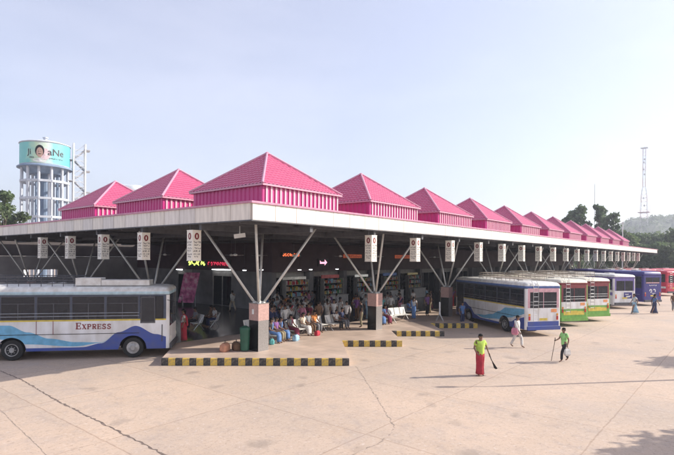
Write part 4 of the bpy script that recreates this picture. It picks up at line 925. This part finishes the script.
# leaning pink poster stand
def poster_mat():
    m = bpy.data.materials.new('pink_poster'); m.use_nodes = True; n = m.node_tree.nodes; l = m.node_tree.links; b = n['Principled BSDF']
    tc = n.new('ShaderNodeTexCoord'); v = n.new('ShaderNodeTexNoise'); v.inputs['Scale'].default_value = 2.2; v.inputs['Detail'].default_value = 4; l.new(tc.outputs['Object'], v.inputs['Vector'])
    r = n.new('ShaderNodeValToRGB'); l.new(v.outputs[0], r.inputs[0]); r.color_ramp.elements[0].position = .35; r.color_ramp.elements[0].color = (.30, .03, .12, 1); r.color_ramp.elements[1].position = .65; r.color_ramp.elements[1].color = (.75, .45, .55, 1)
    e = r.color_ramp.elements.new(.5); e.color = (.62, .12, .30, 1); l.new(r.outputs[0], b.inputs['Base Color']); return m
po = thing('poster_stand', 'pink poster board on a stand left of the hall doorway', 'poster', (9.9, 20.6, PZ), math.pi+.5)
MB().rings([[(x-.04, y+.22*(z-1.6), z) for x, y, z in ((0, -.75, zz), (.06, -.75, zz), (.06, .75, zz), (0, .75, zz))] for zz in (.3, 3.0)]).build('poster_board', poster_mat(), po)
for s in (-1, 1): MB().tube((-.1, s*.6, 0), (-.02, s*.6, 2.2), .03, 6).build('leg', M_chrome, po)

# ------------------------------------------------------------------ trees
def leaf_cloud(cl, n, size, seed):
    r = np.random.RandomState(seed); vs = []; ids = []
    cl = np.array(cl); wts = cl[:, 3]*cl[:, 4]*cl[:, 5]; wts = wts/wts.sum(); pick = r.choice(len(cl), n, p=wts)
    d = r.normal(size=(n, 3)); d /= np.linalg.norm(d, axis=1)[:, None]; rad = np.clip(np.abs(r.normal(.75, .34, n)), 0, 1.25)
    P = cl[pick, :3] + d*cl[pick, 3:6]*rad[:, None]
    a = r.normal(size=(n, 3)); a /= np.linalg.norm(a, axis=1)[:, None]; b_ = np.cross(a, r.normal(size=(n, 3))); b_ /= np.linalg.norm(b_, axis=1)[:, None]
    s = size*r.uniform(.5, 1.3, n)[:, None]; a *= s; b_ *= s*.6
    V = np.stack([P-a, P-b_*.9, P+a, P+b_], 1).reshape(-1, 3)
    return V, np.arange(4*n).reshape(-1, 4), pick
def cloud_mesh(name, cl, n, size, seed, mats):
    V, Fs, pk = leaf_cloud(cl, n, size, seed); me = bpy.data.meshes.new(name); me.from_pydata(V.tolist(), [], Fs.tolist())
    for m in mats: me.materials.append(m)
    me.polygons.foreach_set('material_index', ((pk*7+seed) % len(mats)).astype(np.int32)); me.update(); return me
def tree(loc, h, w_, label, seed, nl=2600, group=None, ls=.35, open_=False, mats=None, cat='tree', name='tree'):
    r = random.Random(seed); t = thing(name, label, cat, loc, r.uniform(0, 6), group); th = h*(.45 if open_ else .3)
    tr = MB(); k = 5; pts = [Vector((0, 0, 0))]
    for i in range(1, k+1): pts.append(Vector((r.uniform(-.1, .1)*i, r.uniform(-.1, .1)*i, h*.75*i/k)))
    for i in range(k): tr.tube(pts[i], pts[i+1], h*.022*(1-i/k*.75), 8, h*.022*(1-(i+1)/k*.75))
    cl = []
    nc = 22 if not open_ else 20
    for i in range(nc):
        a = r.uniform(0, 6.28); zf = th/h+(1-th/h)*(i+.6)/nc; rr = w_/2*math.sin(math.pi*min(.95, .2+.75*(i+.5)/nc))*r.uniform(.2, 1.0); c = Vector((math.cos(a)*rr, math.sin(a)*rr, h*zf*.93))
        q = w_*r.uniform(.09, .2)*(1.0 if not open_ else .8); cl.append((*c, q, q, q*.7)); b0 = pts[min(k-1, max(1, int(zf*k*.8)))]; tr.tube(b0, c, h*.007, 5, h*.002)
    tr.build('trunk', M_bark, t); link('crown', cloud_mesh('crown', cl, nl, ls, seed, mats or M_leafs), t); return t
def at(px, D, z=0):
    p = CAM + F*D + Rv*((px-337)/499.13*D); return (p.x, p.y, z)
for k, (px, D, h, w_, lb) in enumerate([(579, 135, 20.2, 8.5, 'dark open crowned tree rising behind the pink roofs, left of the pair'), (598, 137, 20.8, 7, 'tallest slender tree behind the pink roofs, with gaps in its crown'), (613, 132, 18, 8, 'spreading dark tree behind the end of the roofs, right of the slender one'), (569, 140, 18.5, 7.5, 'small far tree just showing over the last pink pyramids')]):
    tree(at(px, D), h, w_, lb, 20+k, 3000, 'trees behind the station roofs', .42, True, [M_leafs[1], M_leafs[0]])
tree(at(3, 85), 16.6, 6, 'leafy green tree at the left edge beside the water tower', 31, 5000, None, .28)
tree(at(-16, 80), 14, 9, 'broad green tree just beyond the left edge of the view', 32, 3000, None, .3)
tree(at(8, 105), 14, 4, 'low yellowish tree at the foot of the water tower', 33, 1800, None, .3, mats=[M_leafs[2], M_leafs[0]])
k = 0
for (px, D, h, w_) in [(622, 128, 12, 10), (634, 150, 12.5, 12), (648, 160, 13, 13), (660, 150, 12, 13), (672, 140, 12.5, 12), (684, 135, 14, 11), (700, 130, 13, 12), (716, 122, 12, 11), (640, 120, 8.5, 9), (656, 118, 8.5, 9), (670, 112, 8, 9), (628, 178, 12.5, 12), (690, 110, 8, 8)]:
    tree(at(px, D), h, w_, ['rounded green tree beyond the canopy end, %s of the belt from left', 'bushy olive tree beyond the canopy end, %s of the belt from left'][k % 2] % ordn[k], 60+k, 6500, 'tree belt beyond the station', .40); k += 1
cl = []
rr = random.Random(5)
for i in range(170):
    px = rr.uniform(520, 900); D = rr.uniform(190, 330); x, y, _ = at(px, D); h = rr.uniform(7, 15); cl.append((x, y, h*.55, rr.uniform(5, 9), rr.uniform(5, 9), h*.5))
tag(link('far_woodland', cloud_mesh('far_woodland', cl, 42000, .95, 9, M_leafs)), 'hazy belt of woodland at the foot of the hill', 'woodland', kind='stuff')
cl = []
for i in range(40):
    px = rr.uniform(-260, -10); D = rr.uniform(120, 220); x, y, _ = at(px, D); h = rr.uniform(6, 11); cl.append((x, y, h*.5, 6, 6, h*.5))
tag(link('left_woodland', cloud_mesh('left_woodland', cl, 9000, .8, 10, M_leafs)), 'trees beyond the left side of the station yard', 'woodland', kind='stuff')
# hill
def hill():
    vs = []; fs = []; nx, ny = 170, 34; rn = random.Random(4)
    ph = [(rn.uniform(.01, .05), rn.uniform(0, 6), rn.uniform(.4, 1)) for _ in range(8)]
    for j in range(ny+1):
        for i in range(nx+1):
            px = 590+i*2.6; D = 470+j*9
            ang = (px-337)/499.13; base = CAM+F*D+Rv*(ang*620)*(D/620)
            prof = np.interp(px, [590, 612, 622, 632, 645, 655, 664, 674, 700, 760, 860, 1032], [2, 24, 50, 57, 60, 62, 59, 63, 70, 74, 62, 20])
            e = math.sin(min(1, j/24)*math.pi/2) if j <= 24 else math.cos((j-24)/(ny-24)*math.pi/2)
            z = prof*e*(1+.03*sum(a*math.sin(f*px*4+p_+j*.5) for f, p_, a in ph)/3) + rn.uniform(0, 1.8)*e
            vs.append((base.x, base.y, max(-.5, z-.4)))
    W = nx+1
    for j in range(ny):
        for i in range(nx): fs.append((j*W+i, j*W+i+1, (j+1)*W+i+1, (j+1)*W+i))
    return MB().add(vs, fs)
hm = hill().build('hill', mat('hill_scrub', (.075, .095, .05), .9, var=.35, scale=.05, bump=.5)); tag(hm, kind='structure')
cl = []
hv = hm.data.vertices
for i in range(900):
    v = hv[rr.randrange(171*6, 171*27)].co; q = rr.uniform(3, 5.5); cl.append((v.x, v.y, v.z+1.0, q, q, q*.6))
tag(link('hill_scrub', cloud_mesh('hill_scrub', cl, 26000, 1.3, 12, M_leafs)), 'scrub and trees covering the hazy hill', 'scrub', kind='stuff')

# ------------------------------------------------------------------ mast, poles
M_mred = mat('mast_red', (.30, .09, .08), .6); M_mwh = mat('mast_white', (.33, .32, .33), .6)
mx_, my_, _ = at(643.5, 560)
ms = thing('radio_mast', 'tall thin lattice radio mast with red and white bands on the hazy hill', 'mast', (mx_, my_, 44))
HM = 86; 
for sct in range(10):
    z0, z1 = HM*sct/10, HM*(sct+1)/10; mb = MB()
    def wd(z): return 2.9*(1-z/HM)+.85 if z < 40 else 1.3
    for q in range(4):
        sx, sy = ((-1, -1), (1, -1), (1, 1), (-1, 1))[q]; s2 = ((-1, -1), (1, -1), (1, 1), (-1, 1))[(q+1) % 4]
        mb.tube((sx*wd(z0), sy*wd(z0), z0), (sx*wd(z1), sy*wd(z1), z1), .20, 4)
        for e in range(2):
            za, zb_ = z0+(z1-z0)*e/2, z0+(z1-z0)*(e+1)/2
            mb.tube((sx*wd(za), sy*wd(za), za), (s2[0]*wd(zb_), s2[1]*wd(zb_), zb_), .12, 4); mb.tube((sx*wd(za), sy*wd(za), za), (s2[0]*wd(za), s2[1]*wd(za), za), .12, 4)
    mb.build('mast_section', M_mred if sct % 2 else M_mwh, ms)
MB().box((0, 0, HM+.2), (7, 7, .5)).tube((0, 0, HM), (0, 0, HM+3), .2, 5).build('top_platform', M_mwh, ms)
for z, x in ((74, 2), (62, -2), (57, 2), (30, -2.5), (22, 2.5), (70, -1.8)): MB().ell((x, 0, z), (1.2, .8, 1.3), 10, 6).build('antenna', M_mwh, ms)
MB().box((0, 0, 14), (11, 11, .5)).tube((-5, -5, 14), (-5, -5, 24), .15, 4).tube((5, -5, 14), (5, -5, 24), .15, 4).build('lower_platform', M_mred, ms)
x, y, _ = at(594.3, 180)
pl_ = thing('antenna_pole', 'thin grey antenna pole above the dark trees', 'pole', (x, y, 0)); MB().tube((0, 0, 0), (0, 0, 32), .16, 6, .10).build('shaft', M_chrome, pl_); MB().lathe([(.35, 0), (.3, .4)], 8).build('base', M_greygran, pl_)
x, y, _ = at(622.5, 118)
lp = thing('light_pole', 'white pole standing at the far end of the canopy', 'pole', (x, y, 0)); MB().tube((0, 0, 0), (0, 0, 13.4), .14, 8, .09).build('shaft', M_white, lp); MB().box((0, 0, 13.5), (.9, .25, .15), rz=.6).build('lamp_head', M_white, lp)

# ------------------------------------------------------------------ water towers
M_tow = mat('tower_paint', (.56, .60, .66), .7, var=.12, scale=.6); M_towd = mat('tower_blue', (.22, .30, .42), .7, var=.12, scale=.6)
tx_, ty_, _ = at(44.5, 100)
wt = thing('water_tower', 'round water tower on pale pillars with a teal banner round its tank', 'water tower', (tx_, ty_, 0)); yawT = math.atan2(CAM.y-ty_, CAM.x-tx_); wt.rotation_euler = (0, 0, yawT)   # local +x faces the yard
RT = 4.4; z0, z1 = 22.4, 26.6
tk = MB().lathe([(RT, z0), (RT, z1), (RT+.15, z1+.02), (RT+.15, z1+.15), (RT*.75, z1+.55), (.4, z1+.95)], 48).build('tank', M_tow, wt, True); smooth_angle(tk.data)
MB().lathe([(RT+.5, z0-.5), (RT+.5, z0-.3), (RT+.0, z0-.002)], 48).build('gallery', M_towd, wt); MB().lathe([(.35, z1+.9), (.35, z1+1.5), (.5, z1+1.5), (.5, z1+1.7)], 8).build('vent', M_tow, wt)
MB().lathe([(RT-1.2, z0-1.6), (RT-.1, z0-.5)], 32).build('tank_underside', M_towd, wt)
for k in range(12):
    a = 2*math.pi*(k+.5)/12; MB().tube((4.2*math.cos(a), 4.2*math.sin(a), 0), (4.1*math.cos(a), 4.1*math.sin(a), z0-.5), .25, 8).build('pillar', M_tow, wt)
for k in range(6):
    a = 2*math.pi*(k+.3)/6; MB().tube((2.2*math.cos(a), 2.2*math.sin(a), 0), (2.2*math.cos(a), 2.2*math.sin(a), z0-.9), .24, 8).build('pillar', M_towd if k % 2 else M_tow, wt)
for z in (5, 8.6, 12.2, 15.8, 19.2):
    for k in range(6):
        a = 2*math.pi*(k+.3)/6; MB().tube((2.2*math.cos(a), 2.2*math.sin(a), z), (4.2*math.cos(a), 4.2*math.sin(a), z), .16, 6).build('tie_beam', M_tow, wt)
MB().tube((0, 0, 0), (0, 0, z0-1), .8, 12).build('riser_pipe', M_towd, wt)
for z in (5, 8.6, 12.2, 15.8, 19.2):
    rb_ = MB(); 
    for k in range(12):
        a, b_ = 2*math.pi*(k+.5)/12, 2*math.pi*(k+1.5)/12; rb_.box((4.28*math.cos((a+b_)/2)*.966, 4.28*math.sin((a+b_)/2)*.966, z), (.35, 2.2, .42), rz=(a+b_)/2)
    rb_.build('ring_beam', M_tow, wt)
def banner_mat():
    m = bpy.data.materials.new('banner_print'); m.use_nodes = True; n = m.node_tree.nodes; l = m.node_tree.links; b = n['Principled BSDF']
    tc = n.new('ShaderNodeTexCoord'); sp = n.new('ShaderNodeSeparateXYZ'); l.new(tc.outputs['Object'], sp.inputs[0]); mr = n.new('ShaderNodeMapRange'); mr.inputs[1].default_value = -4.5; mr.inputs[2].default_value = 4.5; l.new(sp.outputs[1], mr.inputs[0])
    nz = n.new('ShaderNodeTexNoise'); nz.inputs['Scale'].default_value = .8; l.new(tc.outputs['Object'], nz.inputs['Vector']); ad = n.new('ShaderNodeMath'); ad.operation = 'MULTIPLY_ADD'; ad.inputs[1].default_value = .3; l.new(nz.outputs[0], ad.inputs[0]); l.new(mr.outputs[0], ad.inputs[2])
    r = n.new('ShaderNodeValToRGB'); l.new(ad.outputs[0], r.inputs[0]); e = r.color_ramp.elements; e[0].position = .1; e[0].color = (.15, .50, .50, 1); e[1].position = 1.1 if False else 1; e[1].color = (.12, .46, .52, 1)
    for p_, c_ in ((.3, (.20, .55, .52, 1)), (.5, (.55, .72, .50, 1)), (.65, (.62, .72, .66, 1)), (.8, (.20, .58, .60, 1))): q = e.new(p_); q.color = c_
    l.new(r.outputs[0], b.inputs['Base Color']); b.inputs['Roughness'].default_value = .5; return m
bn_ = MB(); nb = 36; A0, A1 = -1.45, 1.45; vs = []
for k in range(nb+1):
    a = A0+(A1-A0)*k/nb
    for z in (z0+.1, z1-.1): vs.append(((RT+.03)*math.cos(a), (RT+.03)*math.sin(a), z))
ban = bn_.add(vs, [(2*k, 2*k+2, 2*k+3, 2*k+1) for k in range(nb)]).build('banner', banner_mat(), wt)
# local +y is to the viewer's right when looking at +x face from outside?  viewer looks along -x: right hand = +y
def cyl(y, z, dd): a = y/RT; return ((RT+.03+dd)*math.cos(a), (RT+.03+dd)*math.sin(a), z)
def blob(y, z, ry_, rz_, dd, mt_, name, n=20, f=lambda t: 1):
    q = MB(); 
    c0 = cyl(y, z, dd); q.add([c0]+[cyl(y+ry_*math.cos(2*math.pi*k/n)*f(2*math.pi*k/n), z+rz_*math.sin(2*math.pi*k/n)*f(2*math.pi*k/n), dd) for k in range(n)], [(0, 1+k, 1+(k+1) % n) for k in range(n)]); return q.build(name, mt_, ban)
PYc, PZc = -.95, 24.6
blob(PYc+.9, PZc-.4, .9, 1.1, .02, mat('portrait_ground', (.72, .55, .58)), 'portrait_ground')
blob(PYc, 23.0, 1.2, .36, .03, M_white, 'portrait_shirt'); blob(PYc, PZc+.2, .78, 1.12, .04, M_hair, 'portrait_hair'); blob(PYc+.02, PZc-.12, .56, .95, .05, mat('portrait_face', (.52, .34, .27)), 'portrait_face')
blob(PYc+.02, PZc-.42, .26, .07, .06, M_hair, 'portrait_moustache')
for s in (-.18, .2): blob(PYc+s, PZc+.06, .10, .05, .06, M_hair, 'portrait_brow')
def btext(s, y, z, size):
    o = text('lettering', s, size, M_print, ban, Matrix.Identity(4), .0)
    for v in o.data.vertices: v.co = cyl(y+v.co.x, z+v.co.y, .03)
btext('Ji', -2.8, 24.1, 1.5); btext('aNe', 1.9, 24.1, 1.8)
g_ = MB(); glyphs(g_, -2.8, -1.8, 23.5, .3, lambda x, z: cyl(x, z, .03), 31); glyphs(g_, .7, 3.2, 23.45, .25, lambda x, z: cyl(x, z, .03), 32); g_.build('small_lettering', M_print, ban)
# spiral-like stair tower on the right
def q3(y, z, x=.5): return (x, y, z)
stt = MB()
for yy in (4.95, 7.1):
    for xx in (-1.2, 1.2): stt.tube((xx, yy, 0), (xx, yy, 27.6), .17, 6)
for z in [1.5+1.075*k for k in range(24)]:
    stt.tube((1.2, 4.95, z), (1.2, 7.1, z), .06, 4)
stt.build('stair_frame', M_white, wt)
for k in range(12):
    za = .6+k*2.15; ya, yb = (4.95, 7.1) if k % 2 else (7.1, 4.95); q = MB(); q.add([(-1.1, ya, za), (1.1, ya, za), (1.1, yb, za+2.15), (-1.1, yb, za+2.15), (-1.1, ya, za+.28), (1.1, ya, za+.28), (1.1, yb, za+2.43), (-1.1, yb, za+2.43)], [(3, 2, 1, 0), (4, 5, 6, 7), (0, 1, 5, 4), (2, 3, 7, 6), (1, 2, 6, 5), (3, 0, 4, 7)])
    q.path([(1.15, ya, za+1.2), (1.15, yb, za+3.3)], .06, 4); q.box((0, yb+(.35 if yb > 6 else -.35), za+2.2), (2.6, 1.1, .18)); q.build('stair_flight', M_tow, wt)
MB().bb(-1.2, 1.2, 4.4, 4.95, 22.1, 22.3).build('stair_bridge', M_tow, wt)
tx_, ty_, _ = at(131, 190)
w2 = thing('far_water_tank', 'distant pale round water tank just showing between the two left pink pyramids', 'water tank', (tx_, ty_, 0))
MB().lathe([(5.9, 28.0), (5.9, 30.6), (5.5, 30.8), (3.8, 31.4), (1, 31.8), (.05, 31.9)], 32).build('tank', M_tow, w2, True)
for k in range(8): a = math.pi*k/4; MB().tube((5*math.cos(a), 5*math.sin(a), 0), (5*math.cos(a), 5*math.sin(a), 29), .35, 6).build('pillar', M_tow, w2)

# things standing right of the view whose long shadows cross the yard
def lamp_post(x, y, h, label):
    t = thing('street_lamp', label, 'street lamp', (x, y, 0), 2.3)
    MB().tube((0, 0, 0), (0, 0, h), .10, 8, .06).build('post', M_chrome, t); MB().tube((0, 0, h-.1), (1.2, 0, h+.25), .04, 6).build('arm', M_chrome, t); MB().box((1.4, 0, h+.27), (.6, .22, .12)).build('lamp_head', M_white, t)
lamp_post(11.5, -19.0, 7.2, 'grey lamp post standing right of the yard whose shadow crosses the concrete')
tree((4.6, -22.9, 0), 6.4, 5.0, 'roadside tree right of the view that shades the near corner of the yard', 41, 6000, None, .16)
tree((19.3, -22.3, 0), 6.5, 4.2, 'roadside tree right of the view beside the lamp post', 42, 5000, None, .16)

# ------------------------------------------------------------------ haze
hz = MB().bb(-320, 1520, -920, 1320, -1, 142).build('haze', None); hz.data.materials.clear()
hmt = bpy.data.materials.new('haze'); hmt.use_nodes = True; n = hmt.node_tree.nodes; n.remove(n['Principled BSDF']); pv = n.new('ShaderNodeVolumePrincipled')
pv.inputs['Color'].default_value = (.82, .87, 1, 1); pv.inputs['Density'].default_value = .00065; pv.inputs['Anisotropy'].default_value = .3
hmt.node_tree.links.new(pv.outputs[0], n['Material Output'].inputs['Volume']); hz.data.materials.append(hmt); tag(hz, kind='stuff')
